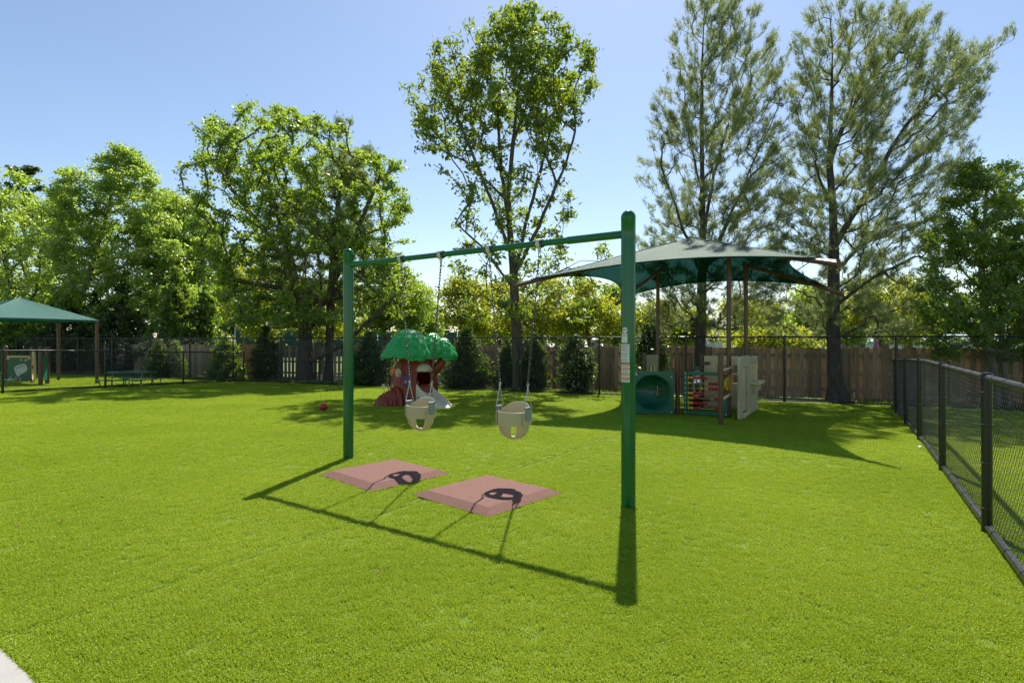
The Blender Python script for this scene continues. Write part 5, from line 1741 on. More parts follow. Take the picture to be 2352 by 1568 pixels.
def limb_mesh(A, par, rbase, nt, seed, tip=0.006, pw=0.46, flare=0.6, sides=7):
    n = len(A)
    cnt = np.zeros(n)
    has = np.zeros(n, bool); has[par[par >= 0]] = True
    cnt[~has] = 1
    for i in range(n - 1, 0, -1):
        if par[i] >= 0: cnt[par[i]] += cnt[i]
    rad = np.maximum(tip, rbase * (np.maximum(cnt, 1) / cnt[0]) ** pw)
    z0 = A[0, 2]
    hz = A[:nt, 2] - z0
    rad[:nt] *= 1 + flare * np.exp(-hz / 0.28)
    rad[:nt] = np.maximum(rad[:nt], rbase * 0.16 * np.clip(1 - hz / (hz.max() + 1e-6), 0.1, 1))
    idx = np.arange(1, n)
    p0, p1 = A[par[idx]], A[idx]
    r0 = np.where(idx < nt, rad[par[idx]], np.minimum(rad[par[idx]], rad[idx] * 1.25)); r1 = rad[idx]
    d = p1 - p0; L = np.linalg.norm(d, axis=1, keepdims=True) + 1e-9; d = d / L
    up = np.where(np.abs(d[:, 2:3]) > 0.85, np.array([[1.0, 0, 0]]), np.array([[0, 0, 1.0]]))
    a = np.cross(d, up); a /= np.linalg.norm(a, axis=1, keepdims=True); b = np.cross(d, a)
    big = r1 > 0.02
    Vs, Fs, off = [], [], 0
    for mask, sd in ((big, sides + 2), (~big, 4)):
        if not mask.any(): continue
        m = mask.sum()
        V = []
        for (c, r) in ((p0[mask], r0[mask]), (p1[mask] + d[mask] * r1[mask][:, None] * 0.15, r1[mask])):
            for k in range(sd):
                th = 2 * math.pi * k / sd
                V.append(c + (a[mask] * math.cos(th) + b[mask] * math.sin(th)) * r[:, None])
        V = np.stack(V, 1).reshape(-1, 3)
        base = (np.arange(m) * 2 * sd)[:, None] + off
        for k in range(sd):
            k2 = (k + 1) % sd
            Fs.append(np.concatenate([base + k, base + k2, base + sd + k2, base + sd + k], 1))
        Vs.append(V); off += len(V)
    return np.concatenate(Vs), np.concatenate(Fs)

def unit(v):
    return v / (np.linalg.norm(v, axis=1, keepdims=True) + 1e-9)

def along_paths(A, paths, per, rg, lo=0.35, maxlen=1.2):
    """random points (and directions) along the outer part of each limb path"""
    C, Dn = [], []
    for p in paths:
        Q = A[p]
        seg = np.linalg.norm(np.diff(Q, axis=0), axis=1); cum = np.concatenate([[0], np.cumsum(seg)])
        tot = cum[-1]
        s0 = max(tot * lo, tot - maxlen)
        s = s0 + (tot - s0) * rg.uniform(size=per) ** 0.8
        j = np.clip(np.searchsorted(cum, s) - 1, 0, len(seg) - 1)
        f = (s - cum[j]) / (seg[j] + 1e-9)
        C.append(Q[j] + (Q[j + 1] - Q[j]) * f[:, None]); Dn.append((Q[j + 1] - Q[j]) / (seg[j][:, None] + 1e-9))
    return np.concatenate(C), np.concatenate(Dn)

def leaf_quads(C, Dn, rg, L, W, spread, upn=0.5, droop=0.0, along=0.5, fold=0.18):
    n = len(C)
    c = C + rg.normal(size=(n, 3)) * spread * np.array((1.15, 1.15, 0.6))
    u = unit(Dn * along + rg.normal(size=(n, 3)) * 0.75 + np.array((0, 0, -droop)))
    nn = unit(rg.normal(size=(n, 3)) * 0.7 + np.array((0, 0, upn)))
    v = unit(np.cross(nn, u)); nn = np.cross(u, v)
    s = rg.uniform(0.5, 1.3, (n, 1))
    l, w = L * s, W * s
    V = np.stack([c - u * l * 0.5, c + v * w * 0.5 + nn * w * fold - u * l * 0.06, c + u * l * 0.5, c - v * w * 0.5 + nn * w * fold - u * l * 0.06], 1)
    return V.reshape(-1, 3), np.arange(n * 4).reshape(n, 4)

def needle_tufts(C, Dn, rg, L, W, k, spread, cone=0.75, up=0.25):
    n = len(C)
    c = C + rg.normal(size=(n, 3)) * spread
    ax = unit(Dn + rg.normal(size=(n, 3)) * 0.35 + np.array((0, 0, up)))
    c = np.repeat(c, k, 0); ax = np.repeat(ax, k, 0)
    m = len(c)
    u = unit(ax + rg.normal(size=(m, 3)) * cone)
    side = unit(np.cross(u, rg.normal(size=(m, 3))))
    c = c + ax * rg.uniform(-0.05, 0.05, (m, 1))
    l = L * rg.uniform(0.7, 1.15, (m, 1))
    V = np.stack([c - side * W * 0.5, c + side * W * 0.5, c + u * l], 1)
    return V.reshape(-1, 3), np.arange(m * 3).reshape(m, 3)

def make_tree(name, label, cat, base, trunk, tips, rbase, kind, leafmat, barkmat, seed, per=40, L=0.11, W=0.075, spread=0.13,
              group=None, alpha=60, stiff=1.6, curve=0.35, attach=1.5, flare=0.6, tipr=0.006, lo=0.35, maxlen=1.2, droop=0.0, pw=0.46,
              upn=0.85, ldroop=0.0, cone=0.75, extra=None, k=9, along=0.5, jit=0.04, up=0.25, seglen=0.42, lfold=0.18, stems=(), shoot=0.0):
    root = thing(name, base, label, cat, group)
    bz = np.array(base)
    A, par, paths, nt = grow(trunk, tips, seed, alpha, stiff, curve, attach=attach, jit=jit, droop=droop, seglen=seglen, stems=stems, shoot=shoot)
    V, Fs = limb_mesh(A, par, rbase, nt, seed, tip=tipr, flare=flare, pw=pw)
    me = np_mesh('trunk', V - bz, Fs, barkmat, smooth=True)
    link_mesh('trunk', me, root)
    rg = np.random.default_rng(seed + 5)
    C, Dn = along_paths(A, paths, per, rg, lo, maxlen)
    if kind == 'needle':
        V, Fs = needle_tufts(C, Dn, rg, L, W, k, spread, cone, up)
    else:
        V, Fs = leaf_quads(C, Dn, rg, L, W, spread, upn, ldroop, along, lfold)
    me = np_mesh('crown', V - bz, Fs, leafmat)
    link_mesh('crown', me, root)
    return root

def bpt(px, y):
    x = (px - CX) * y / F
    return (x, y, float(gh(x, y)))

def tpts(y, *pp, yo=None):
    """trunk points from pixels at one depth"""
    r = []
    for i, (px, py) in enumerate(pp):
        p = at(px, py, y)
        r.append((p.x, y + (yo[i] if yo else 0.0), p.z))
    r[0] = (r[0][0], r[0][1], float(gh(r[0][0], r[0][1])) - 0.05)
    return r

def stem(y, *pp):
    return [tuple(at(px, py, y + dy)) for px, py, dy in pp]

# ---- forked maple
y = 24.4
out = [(246, 575, 625), (270, 540, 700), (300, 505, 800), (330, 470, 860), (380, 445, 920), (450, 440, 940), (520, 470, 938), (600, 492, 950), (680, 500, 955), (750, 540, 930)]
tips = sample_crown(out, y, 1.05, 760, 21, gate=0.42, freq=0.42)
make_tree('maple_tree', 'broad maple with a forked dark trunk and low side limbs behind the tall fence', 'tree', bpt(700, y),
          tpts(y, (700, 870), (701, 790), (703, 735), (690, 690), (668, 620), (640, 500), (610, 380)), tips, 0.30, 'leaf', MT['lf_maple'], MT['bark'], 21,
          per=100, L=0.115, W=0.095, spread=0.125, alpha=62, attach=1.3, droop=0.05, flare=0.5,
          stems=[stem(24.4, (703, 735, 0), (745, 692, -0.3), (795, 590, -0.8), (850, 460, -1.0), (880, 380, -0.8)), stem(24.4, (703, 835, 0), (735, 820, -0.4), (790, 790, -0.9), (850, 735, -1.6), (900, 690, -2.0)),
                 stem(24.4, (690, 690, 0), (640, 660, -0.8), (570, 650, -1.8), (520, 640, -2.2)), stem(24.4, (685, 670, 0), (660, 540, 1.0), (720, 400, 1.6), (740, 330, 1.5)),
                 stem(24.4, (668, 620, 0), (600, 520, -1.0), (530, 430, -1.6), (500, 380, -1.8)), stem(24.4, (740, 690, -0.3), (810, 640, 0.8), (880, 580, 1.6))])
# its second big limb and a few low ones come from the same crown
y = 24.7
out = [(272, 792, 812), (300, 745, 850), (360, 690, 862), (430, 640, 868), (510, 600, 872), (590, 580, 872), (660, 600, 862), (700, 640, 830)]
tips = sample_crown(out, y, 0.8, 330, 31, gate=0.35, freq=0.5)
make_tree('pine_tree', 'slim pine with a straight grey trunk rising beside the maple', 'tree', bpt(755, y),
          tpts(y, (755, 873), (757, 780), (762, 640), (775, 480), (795, 330), (803, 285)), tips, 0.18, 'needle', MT['lf_pine'] if 'lf_pine' in MT else MT['lf_pine'], MT['bark_pine'], 31,
          per=24, L=0.19, W=0.017, k=11, spread=0.10, alpha=66, stiff=1.0, attach=2.4, flare=0.3, droop=0.03)

# ---- tall ash
y = 19.9
out = [(20, 1165, 1255), (50, 1120, 1300), (90, 1030, 1335), (140, 990, 1380), (200, 935, 1365), (270, 918, 1335), (330, 950, 1325), (400, 975, 1325), (460, 1000, 1315), (520, 1010, 1330)]
tips1 = sample_crown(out, y, 0.8, 440, 41, shell=0.5, gate=0.32, freq=0.6, hbias=([0, 0.3, 0.5, 1], [0.14, 0.3, 1, 1]))
out2 = [(500, 1040, 1290), (560, 1010, 1390), (620, 1000, 1415), (680, 1015, 1420), (740, 1040, 1390)]
tips2 = sample_crown(out2, y, 0.7, 85, 42, shell=0.5, gate=0.3, freq=0.6)
tips = np.concatenate([tips1, tips2])
make_tree('ash_tree', 'tall open crowned tree with steep bare limbs and one bare trunk inside the swing', 'tree', bpt(1188, y),
          tpts(y, (1190, 895), (1186, 760), (1180, 640), (1172, 540), (1168, 440), (1178, 330), (1192, 200), (1205, 100)), tips, 0.175, 'leaf', MT['lf_ash'], MT['bark'], 41,
          per=42, L=0.205, W=0.085, spread=0.12, alpha=38, stiff=2.2, curve=0.4, attach=2.2,
          stems=[stem(19.9, (1176, 600, 0), (1135, 480, -0.3), (1080, 340, -0.9), (1015, 190, -1.3), (995, 150, -1.4)), stem(19.9, (1172, 540, 0), (1152, 400, 0.5), (1142, 250, 0.9), (1118, 120, 1.2)),
                 stem(19.9, (1182, 640, 0), (1212, 500, 0.3), (1252, 350, 0.8), (1290, 190, 1.2), (1310, 110, 1.3)), stem(19.9, (1184, 650, 0), (1235, 520, -0.5), (1290, 400, -0.9), (1322, 300, -1.0)),
                 stem(19.9, (1184, 660, 0), (1110, 570, -0.4), (1050, 515, -0.9)), stem(19.9, (1170, 470, 0), (1100, 400, 0.6), (1010, 310, 1.3), (950, 270, 1.6)),
                 stem(19.9, (1185, 700, 0), (1250, 640, -0.3), (1330, 600, -0.6), (1390, 600, -0.8)), stem(19.9, (1180, 330, 0), (1215, 220, -0.8), (1235, 110, -1.2))], maxlen=0.95, lo=0.4, tipr=0.008, pw=0.5, ldroop=0.35, flare=0.35)

# ---- two big white pines
y = 17.3
out = [(2, 1608, 1640), (30, 1575, 1700), (80, 1550, 1745), (150, 1535, 1795), (240, 1510, 1810), (330, 1495, 1810), (420, 1488, 1805), (510, 1478, 1800), (600, 1465, 1790), (680, 1475, 1780), (760, 1490, 1770)]
tips = sample_crown(out, y, 0.85, 900, 51, shell=0.55, gate=0.3, freq=0.8, hbias=([0, 0.2, 0.35, 1], [0.9, 0.95, 1, 1]))
make_tree('pine_tree', 'tall wispy pine whose bare lower trunk shows below the large canopy', 'tree', bpt(1612, y),
          tpts(y, (1607, 925), (1608, 800), (1612, 660), (1614, 500), (1612, 330), (1612, 160), (1618, 20)), tips, 0.165, 'needle', MT['lf_pine'], MT['bark_pine'], 51,
          stems=[stem(17.3, (1612, 640, 0), (1650, 560, -0.4), (1720, 400, -1.0), (1790, 240, -1.4)), stem(17.3, (1610, 620, 0), (1560, 500, -0.5), (1520, 380, -1.0), (1515, 290, -1.2)),
                 stem(17.3, (1613, 560, 0), (1640, 400, 0.8), (1690, 230, 1.4), (1730, 100, 1.6)), stem(17.3, (1613, 450, 0), (1580, 300, 0.6), (1560, 120, 1.0))],
          per=18, L=0.15, W=0.009, k=13, spread=0.055, alpha=62, stiff=1.5, curve=0.45, shoot=0.42, attach=2.0, flare=0.3, droop=0.10, maxlen=0.9, tipr=0.005, cone=0.6, up=0.35, pw=0.52)
y = 16.1
out = [(14, 1885, 1925), (45, 1862, 2010), (80, 1850, 2100), (130, 1840, 2150), (180, 1830, 2230), (260, 1815, 2215), (340, 1800, 2200), (430, 1790, 2190), (520, 1780, 2150), (600, 1770, 2130), (690, 1780, 2120), (775, 1800, 2085)]
tips = sample_crown(out, y, 0.8, 1000, 61, shell=0.55, gate=0.3, freq=0.8, hbias=([0, 0.2, 0.35, 1], [0.9, 0.95, 1, 1]))
ex = np.array([at(px, py, y + dy) for px, py, dy in ((2300, 105, 0.4), (2262, 128, 0.1), (2235, 150, -0.3), (2215, 190, 0.2), (2240, 220, 0.5), (2195, 150, 0.0), (2205, 275, -0.4), (2180, 120, 0.3), (2120, 55, 0.2), (2060, 35, -0.2), (2215, 350, 0.3))])
rgx = np.random.default_rng(3)
tips = np.concatenate([tips, ex] + [ex + np.clip(rgx.normal(size=ex.shape), -1, 1) * 0.2 - np.array((0.25, 0, 0.12)) * k for k in range(5)])
make_tree('pine_tree', 'tall spreading pine with a flared trunk base by the split in the board fence', 'tree', bpt(1922, y),
          tpts(y, (1924, 924), (1916, 850), (1913, 740), (1915, 600), (1913, 480), (1905, 380), (1910, 240), (1912, 110), (1905, 25)), tips, 0.185, 'needle', MT['lf_pine'], MT['bark_pine'], 61,
          stems=[stem(16.1, (1913, 560, 0), (1990, 440, -0.5), (2080, 290, -0.8), (2180, 180, -0.3), (2290, 112, 0.4)), stem(16.1, (1913, 480, 0), (1860, 350, -0.5), (1835, 220, -0.9)),
                 stem(16.1, (1914, 620, 0), (1980, 560, 0.6), (2080, 450, 1.2), (2180, 350, 1.4)), stem(16.1, (1906, 390, 0), (1960, 230, 0.8), (2040, 90, 1.2)), stem(16.1, (1914, 690, 0), (2000, 640, -0.6), (2100, 590, -1.0)),
                 stem(16.1, (1908, 330, 0), (1985, 200, -0.6), (2090, 90, -0.8))],
          per=18, L=0.15, W=0.009, k=13, spread=0.055, alpha=62, stiff=1.5, curve=0.45, shoot=0.42, attach=1.8, flare=1.0, droop=0.10, maxlen=0.9, tipr=0.005, cone=0.6, up=0.35, pw=0.52)

# ---- leafy wall of trees on the left
y = 33.0
out = [(392, -60, 60), (400, -110, 110), (440, -160, 150), (520, -190, 180), (620, -190, 190), (700, -170, 180), (745, -150, 150)]
tips = sample_crown(out, y, 0.6, 420, 71, gate=0.3, freq=0.35)
make_tree('maple_tree', 'pale green bushy tree behind the smaller canopy peak', 'tree', bpt(30, y), tpts(y, (30, 855), (25, 700), (10, 560), (0, 450)), tips, 0.2, 'leaf', MT['lf_left'], MT['bark'], 71,
          per=95, L=0.15, W=0.125, spread=0.2, attach=1.2)
y = 31.3
out = [(330, 262, 282), (350, 235, 320), (375, 200, 350), (410, 140, 375), (460, 118, 400), (540, 110, 440), (620, 120, 460), (690, 140, 470), (735, 160, 440)]
tips = sample_crown(out, y, 0.65, 640, 72, gate=0.33, freq=0.38)
make_tree('maple_tree', 'dense tall maple with a pale leaning trunk behind the smaller canopy', 'tree', bpt(225, y), tpts(y, (238, 850), (205, 770), (180, 700), (215, 600), (250, 480), (268, 370)), tips, 0.2, 'leaf', MT['lf_left'], MT['bark_pale'], 72,
          per=105, L=0.14, W=0.115, spread=0.16, attach=1.5, droop=0.04)
y = 34.0
out = [(425, 385, 420), (460, 350, 450), (520, 320, 490), (600, 310, 520), (680, 320, 540), (745, 350, 530)]
tips = sample_crown(out, y, 0.7, 380, 73, gate=0.3, freq=0.38)
make_tree('maple_tree', 'bright green tree sloping down behind the tall cone shaped cedar', 'tree', bpt(420, y), tpts(y, (420, 848), (415, 700), (410, 560), (405, 460)), tips, 0.18, 'leaf', MT['lf_left2'] if 'lf_left2' in MT else MT['lf_left'], MT['bark'], 73,
          per=95, L=0.15, W=0.125, spread=0.2, attach=1.0)

# ---- cedars and small evergreens: dense cones of upright sprays
def cone_tree(name, label, px, y, top, half, seed, mat, n=420, per=26, L=0.16, W=0.05, group=None, base_row=None, dr=0.9, low=0.12, cat='evergreen'):
    b = bpt(px, y)
    tp = at(px, top, y)
    Hh = tp.z - b[2]
    rg = np.random.default_rng(seed)
    hw = half * y / F
    h = rg.uniform(0, 1, n * 3) ** 1.15
    prof = np.interp(h, [0, 0.06, 0.18, 0.45, 0.75, 1.0], [0.72, 0.92, 1.0, 0.82, 0.45, 0.04])
    th = rg.uniform(0, 2 * math.pi, n * 3); r = rg.uniform(size=n * 3) ** 0.3
    keep = rg.uniform(size=n * 3) < prof
    bumpy = 1 + 0.26 * np.sin(th * 2 + h * 7 + seed * 1.7) + 0.14 * np.sin(th * 5 - h * 15 + seed)
    P = np.stack([b[0] + hw * prof * bumpy * r * np.cos(th), b[1] + hw * dr * prof * bumpy * r * np.sin(th), b[2] + Hh * (low * 0.3 + (1 - low * 0.3) * h)], 1)[keep][:n]
    trunk = [(b[0], b[1], b[2] - 0.05), (b[0], b[1], b[2] + Hh * 0.5), (b[0], b[1], b[2] + Hh * 0.96)]
    return make_tree(name, label, cat, b, trunk, P, max(0.03, 0.016 * Hh + 0.01), 'leaf', mat, MT['bark'], seed, per=per, L=L, W=W, spread=0.05 + 0.02 * hw, group=group,
                     alpha=50, stiff=0.8, attach=0.1, lo=0.2, maxlen=0.45, tipr=0.004, upn=0.15, ldroop=-0.45, along=0.6, flare=0.2)
cone_tree('cedar_tree', 'tall bright green cedar standing left of the orange board section', 405, 29.0, 612, 60, 81, MT['lf_cedar'], n=760, per=34, L=0.20, W=0.08)
cone_tree('cedar_tree', 'shorter green cedar squeezed against the tall cone shaped cedar', 470, 29.6, 655, 46, 82, MT['lf_cedar'], n=520, per=32, L=0.20, W=0.08)
cone_tree('cedar_tree', 'dark cedar right behind the corner post of the smaller canopy', 285, 30.0, 640, 62, 83, MT['lf_cedar2'] if 'lf_cedar2' in MT else MT['lf_dark'], n=640, per=34, L=0.2, W=0.08)
cone_tree('cedar_tree', 'dark cedar filling the space under the smaller canopy cloth', 60, 31.5, 690, 90, 84, MT['lf_cedar'], n=640, per=34, L=0.2, W=0.08)
SH = 'small evergreens planted between the two fences'
cone_tree('evergreen_shrub', 'dark round evergreen shrub seen behind the picnic table', 366, 25.9, 778, 30, 91, MT['lf_dark'], n=260, per=28, L=0.10, W=0.04, group=SH)
cone_tree('evergreen_shrub', 'pale green evergreen shrub right of the picnic table', 405, 26.3, 782, 20, 92, MT['lf_cedar'], n=200, per=26, L=0.10, W=0.04, group=SH)
cone_tree('evergreen_shrub', 'sunlit evergreen shrub just left of the orange boards', 520, 24.9, 765, 40, 93, MT['lf_cedar'], n=380, per=30, L=0.10, W=0.042, group=SH)
cone_tree('evergreen_shrub', 'dark pointed evergreen shrub just right of the orange boards', 611, 24.2, 745, 34, 94, MT['lf_dark'], n=380, per=30, L=0.10, W=0.042, group=SH)
cone_tree('evergreen_shrub', 'dark broad evergreen between the green swing post and the tree house', 848, 21.9, 762, 48, 95, MT['lf_dark'], n=520, per=32, L=0.10, W=0.042, group=SH)
cone_tree('evergreen_shrub', 'dark evergreen right behind the tree house slide', 1072, 20.5, 748, 50, 96, MT['lf_dark'], n=560, per=32, L=0.10, W=0.042, group=SH)
cone_tree('evergreen_shrub', 'dark narrow evergreen touching the left side of the ash trunk', 1164, 20.5, 775, 24, 97, MT['lf_dark'], n=300, per=30, L=0.09, W=0.04, group=SH)
cone_tree('evergreen_shrub', 'dark evergreen touching the right side of the ash trunk', 1228, 19.6, 765, 34, 98, MT['lf_dark'], n=420, per=30, L=0.09, W=0.04, group=SH)
def shrub(label, px, y, rowtop, half, seed, n=230, per=34, mat='lf_holly', L=0.085, W=0.05):
    b = bpt(px, y)
    top = at(px, rowtop, y).z
    rows_ = 12
    outl = [(rowtop + (HZ + (CAMH - b[2]) * F / y - rowtop) * t, px - half * q, px + half * q) for t, q in ((0, 0.1), (0.12, 0.55), (0.3, 0.85), (0.55, 1.0), (0.8, 0.9), (0.97, 0.55))]
    tips = sample_crown(outl, y, 0.9, n, seed, shell=0.4, gate=0.25, freq=1.1)
    make_tree('leafy_shrub', label, 'shrub', b, [(b[0], b[1], b[2] - 0.05), (b[0] + 0.02, b[1], b[2] + (top - b[2]) * 0.5), (b[0], b[1], b[2] + (top - b[2]) * 0.9)], tips, 0.04, 'leaf', MT[mat], MT['bark'], seed,
              per=per, L=L, W=W, spread=0.07, attach=0.15, alpha=45, maxlen=0.5, lo=0.2, tipr=0.004, flare=0.2)
shrub('glossy leaved shrub in front of the boards between ash and labelled post', 1322, 18.6, 768, 45, 101, n=330)
shrub('tall glossy shrub behind the crawl tunnel', 1490, 17.4, 742, 42, 102, n=330)

# ---- right corner evergreens with pinkish trunks
y = 14.75
b = bpt(2275, y)
out = [(362, 2225, 2310), (390, 2190, 2350), (430, 2165, 2400), (500, 2150, 2430), (580, 2110, 2440), (660, 2095, 2440), (730, 2090, 2430), (790, 2105, 2440), (825, 2130, 2440)]
tips = sample_crown(out, y, 0.6, 760, 111, shell=0.5, gate=0.4, freq=0.75)
make_tree('cedar_tree', 'broad feathery cedar leaning over the fence corner, trunk bare at its foot', 'tree', b, tpts(y, (2290, 905), (2280, 830), (2262, 740), (2255, 620), (2262, 500), (2268, 400)), tips, 0.12, 'leaf', MT['lf_cedar'], MT['bark_pale2'] if 'bark_pale2' in MT else MT['bark_pale'], 111,
          per=54, L=0.115, W=0.042, spread=0.08, attach=0.9, alpha=60, upn=0.3, ldroop=0.2, flare=0.3, maxlen=0.8)
y = 14.6
out = [(520, 2300, 2400), (600, 2270, 2450), (700, 2260, 2480), (790, 2270, 2460)]
tips = sample_crown(out, y, 0.6, 180, 112, gate=0.3, freq=0.6)
make_tree('cedar_tree', 'thin trunked cedar close beside the broad feathery cedar', 'tree', bpt(2312, y), tpts(y, (2316, 905), (2302, 800), (2296, 700), (2310, 580)), tips, 0.065, 'leaf', MT['lf_cedar'], MT['bark_pale'], 112,
          per=44, L=0.14, W=0.06, spread=0.10, attach=0.9, alpha=60, upn=0.3, ldroop=0.2, flare=0.2)

# ---- yellow-green small trees beyond the board fence
def back_tree(label, px, y, outl, seed, n=220, per=46, mat='lf_yellow', L=0.15, W=0.11, rb=0.08, attach=0.8, group='sunlit trees beyond the board fence', trunk_row=None):
    b = (((px - CX) * y / F), y, -0.22)
    tips = sample_crown(outl, y, 0.7, n, seed, gate=0.34, freq=0.5)
    top = at(px, outl[0][0] + 25, y).z
    make_tree('leafy_tree', label, 'tree', b, [(b[0], b[1], b[2] - 0.05), (b[0] + 0.1, b[1], b[2] + (top - b[2]) * 0.35), (b[0] - 0.1, b[1], b[2] + (top - b[2]) * 0.7), (b[0], b[1], top)], tips, rb, 'leaf', MT[mat], MT['bark'], seed,
              per=per, L=L, W=W, spread=0.2, attach=attach, group=group, flare=0.2)
back_tree('sunlit yellow green tree left of the forked maple trunk', 600, 29.0, [(600, 560, 640), (640, 520, 690), (690, 510, 710), (740, 520, 700), (775, 560, 660)], 121)
back_tree('sunlit yellow green tree directly behind the forked maple trunk', 735, 28.5, [(640, 690, 770), (680, 650, 830), (730, 640, 850), (775, 680, 820)], 122, n=170)
back_tree('sunlit leafy tree behind the top of the tree house roof', 880, 27.5, [(590, 880, 930), (630, 830, 980), (690, 820, 1000), (740, 830, 985), (765, 860, 960)], 123, mat='lf_maple', n=210)
back_tree('thin yellow green tree between the swing chains', 1060, 26.5, [(640, 1040, 1090), (670, 1010, 1130), (710, 1000, 1150), (750, 1020, 1130), (770, 1040, 1110)], 124, n=170, L=0.13, W=0.09)
back_tree('yellow green tree right behind the lower ash trunk', 1240, 25.5, [(640, 1200, 1290), (680, 1150, 1330), (730, 1140, 1340), (770, 1170, 1310)], 125, n=200, L=0.13, W=0.09)
back_tree('yellow green tree beside the far purple tube slide', 1350, 24.5, [(650, 1330, 1390), (690, 1290, 1420), (740, 1280, 1425), (775, 1310, 1400)], 126, n=170, L=0.13, W=0.09)
back_tree('low lime green bush above the boards behind the tan walls', 1780, 20.0, [(735, 1740, 1800), (760, 1700, 1850), (785, 1690, 1870), (805, 1700, 1860)], 127, n=120, L=0.12, W=0.09, attach=0.2)
back_tree('yellow green tree seen between the spreading pine and the corner cedar', 2020, 22.0, [(640, 1990, 2060), (680, 1950, 2110), (730, 1940, 2120), (770, 1960, 2100)], 128, n=170, L=0.13, W=0.09)

back_tree('yellow green tree behind the tan house walls', 1690, 23.5, [(690, 1670, 1720), (720, 1640, 1750), (755, 1630, 1760), (785, 1650, 1740)], 129, n=120, L=0.13, W=0.09)
back_tree('green tree seen left of the flared pine trunk', 1860, 22.5, [(660, 1840, 1890), (700, 1810, 1920), (745, 1800, 1930), (785, 1820, 1910)], 130, n=130, mat='lf_maple', L=0.13, W=0.09)
back_tree('green tree in the gap between the ash and the bare pine', 1500, 24.0, [(690, 1480, 1530), (720, 1450, 1550), (755, 1440, 1560), (785, 1460, 1540)], 131, n=110, L=0.13, W=0.09)
cone_tree('cedar_tree', 'dark cedar standing behind the back corner post of the smaller canopy', 150, 31.0, 655, 66, 85, MT['lf_dark'], n=640, per=34, L=0.2, W=0.08)
cone_tree('cedar_tree', 'dark low cedar behind the pale leaning trunk', 222, 30.6, 670, 50, 86, MT['lf_dark'], n=520, per=34, L=0.2, W=0.08)
cone_tree('cedar_tree', 'dark cedar past the outer edge of the smaller canopy', -20, 32.2, 680, 70, 87, MT['lf_dark'], n=520, per=34, L=0.2, W=0.08)

for i, (px, y, row, half, lab) in enumerate((
        (960, 29.5, 660, 55, 'sunlit tree filling the gap right of the tree house roof'),
        (1145, 29.0, 650, 60, 'sunlit tree beyond the boards left of the ash trunk'),
        (1300, 28.5, 645, 60, 'sunlit tree beyond the boards right of the ash trunk'),
        (1415, 27.5, 660, 50, 'sunlit tree beyond the boards touching the labelled post'),
        (1570, 27.0, 690, 50, 'sunlit tree beyond the boards left of the bare pine trunk'),
        (1740, 26.5, 680, 60, 'sunlit tree beyond the boards between the two canopy posts'),
        (1930, 26.0, 670, 60, 'sunlit tree beyond the boards behind the flared pine trunk'),
        (2085, 25.0, 640, 60, 'sunlit tree beyond the boards left of the corner cedar'))):
    back_tree(lab, px, y, [(row, px - half * 0.3, px + half * 0.2), (row + (785 - row) * 0.25, px - half * 0.8, px + half * 0.75), (row + (785 - row) * 0.55, px - half, px + half), (row + (785 - row) * 0.85, px - half * 0.9, px + half * 0.95), (788, px - half * 0.6, px + half * 0.6)], 160 + i, n=190, per=50, L=0.125, W=0.09, mat='lf_yellow' if i % 3 else 'lf_maple', attach=0.5)

# ---- far trees on the horizon
rgf = random.Random(8)
far = []
for i, (px, y, rowtop, half, lab) in enumerate((
        (60, 60, 385, 120, 'hazy tall tree whose top shows above the pale bushy tree'),
        (470, 58, 455, 85, 'brownish far tree showing in the gap left of the maple crown'),
        (560, 90, 690, 60, 'far dark tree beyond the court screen left of the maple'),
        (690, 95, 660, 80, 'far tree line crown behind the maple fork'),
        (830, 92, 650, 80, 'far tree crown behind the green swing post'),
        (985, 95, 690, 55, 'far small tree crown left of the thin yellow green tree'),
        (1110, 100, 700, 70, 'far tree crown behind the ash trunk'),
        (1290, 105, 705, 70, 'far tree crown behind the red shed'),
        (1440, 110, 725, 50, 'far tree crown beside the distant houses'),
        (1760, 95, 700, 70, 'far tree crown between the two pines'),
        (2010, 90, 690, 80, 'far tree crown right of the spreading pine'),
        (2200, 80, 690, 90, 'far tree crown behind the corner cedar'))):
    rows_ = [(rowtop + (778 - rowtop) * t, px - half * q, px + half * q) for t, q in ((0, 0.2), (0.1, 0.5), (0.3, 0.85), (0.55, 1.0), (0.85, 0.8), (1, 0.4))]
    back_tree(lab, px, y, rows_, 140 + i, n=130, per=46, mat='lf_far', L=0.55, W=0.42, rb=0.25, attach=1.5, group='far trees on the horizon')

# ================================================================== BACKGROUND BEYOND THE BOARD FENCE
def court_fence():
    a, b = col_pt(540, 52.0), col_pt(1420, 92.0)
    a.z = b.z = -0.22
    root = thing('court_fence', a, 'tall far court fence with dark green windscreen cloth', 'court fence')
    d = b - a; L = d.length; dn = d.normalized()
    X = frame2((0, 0, 0), dn)
    n = 16
    for k in range(n + 1):
        MB().tube([dn * (L * k / n), dn * (L * k / n) + Vector((0, 0, 3.0))], 0.05, 8).build('post', MT['steel'], root)
    MB().tube([Vector((0, 0, 3.0)), dn * L + Vector((0, 0, 3.0))], 0.035, 8).build('top_rail', MT['steel'], root)
    for k in range(n):
        s0, s1 = L * k / n + 0.07, L * (k + 1) / n - 0.07
        MB(X).box(s0, s1, -0.05, -0.04, 0.05, 2.75).build('windscreen_panel', MT['windscreen'], root, smooth=False)
court_fence()

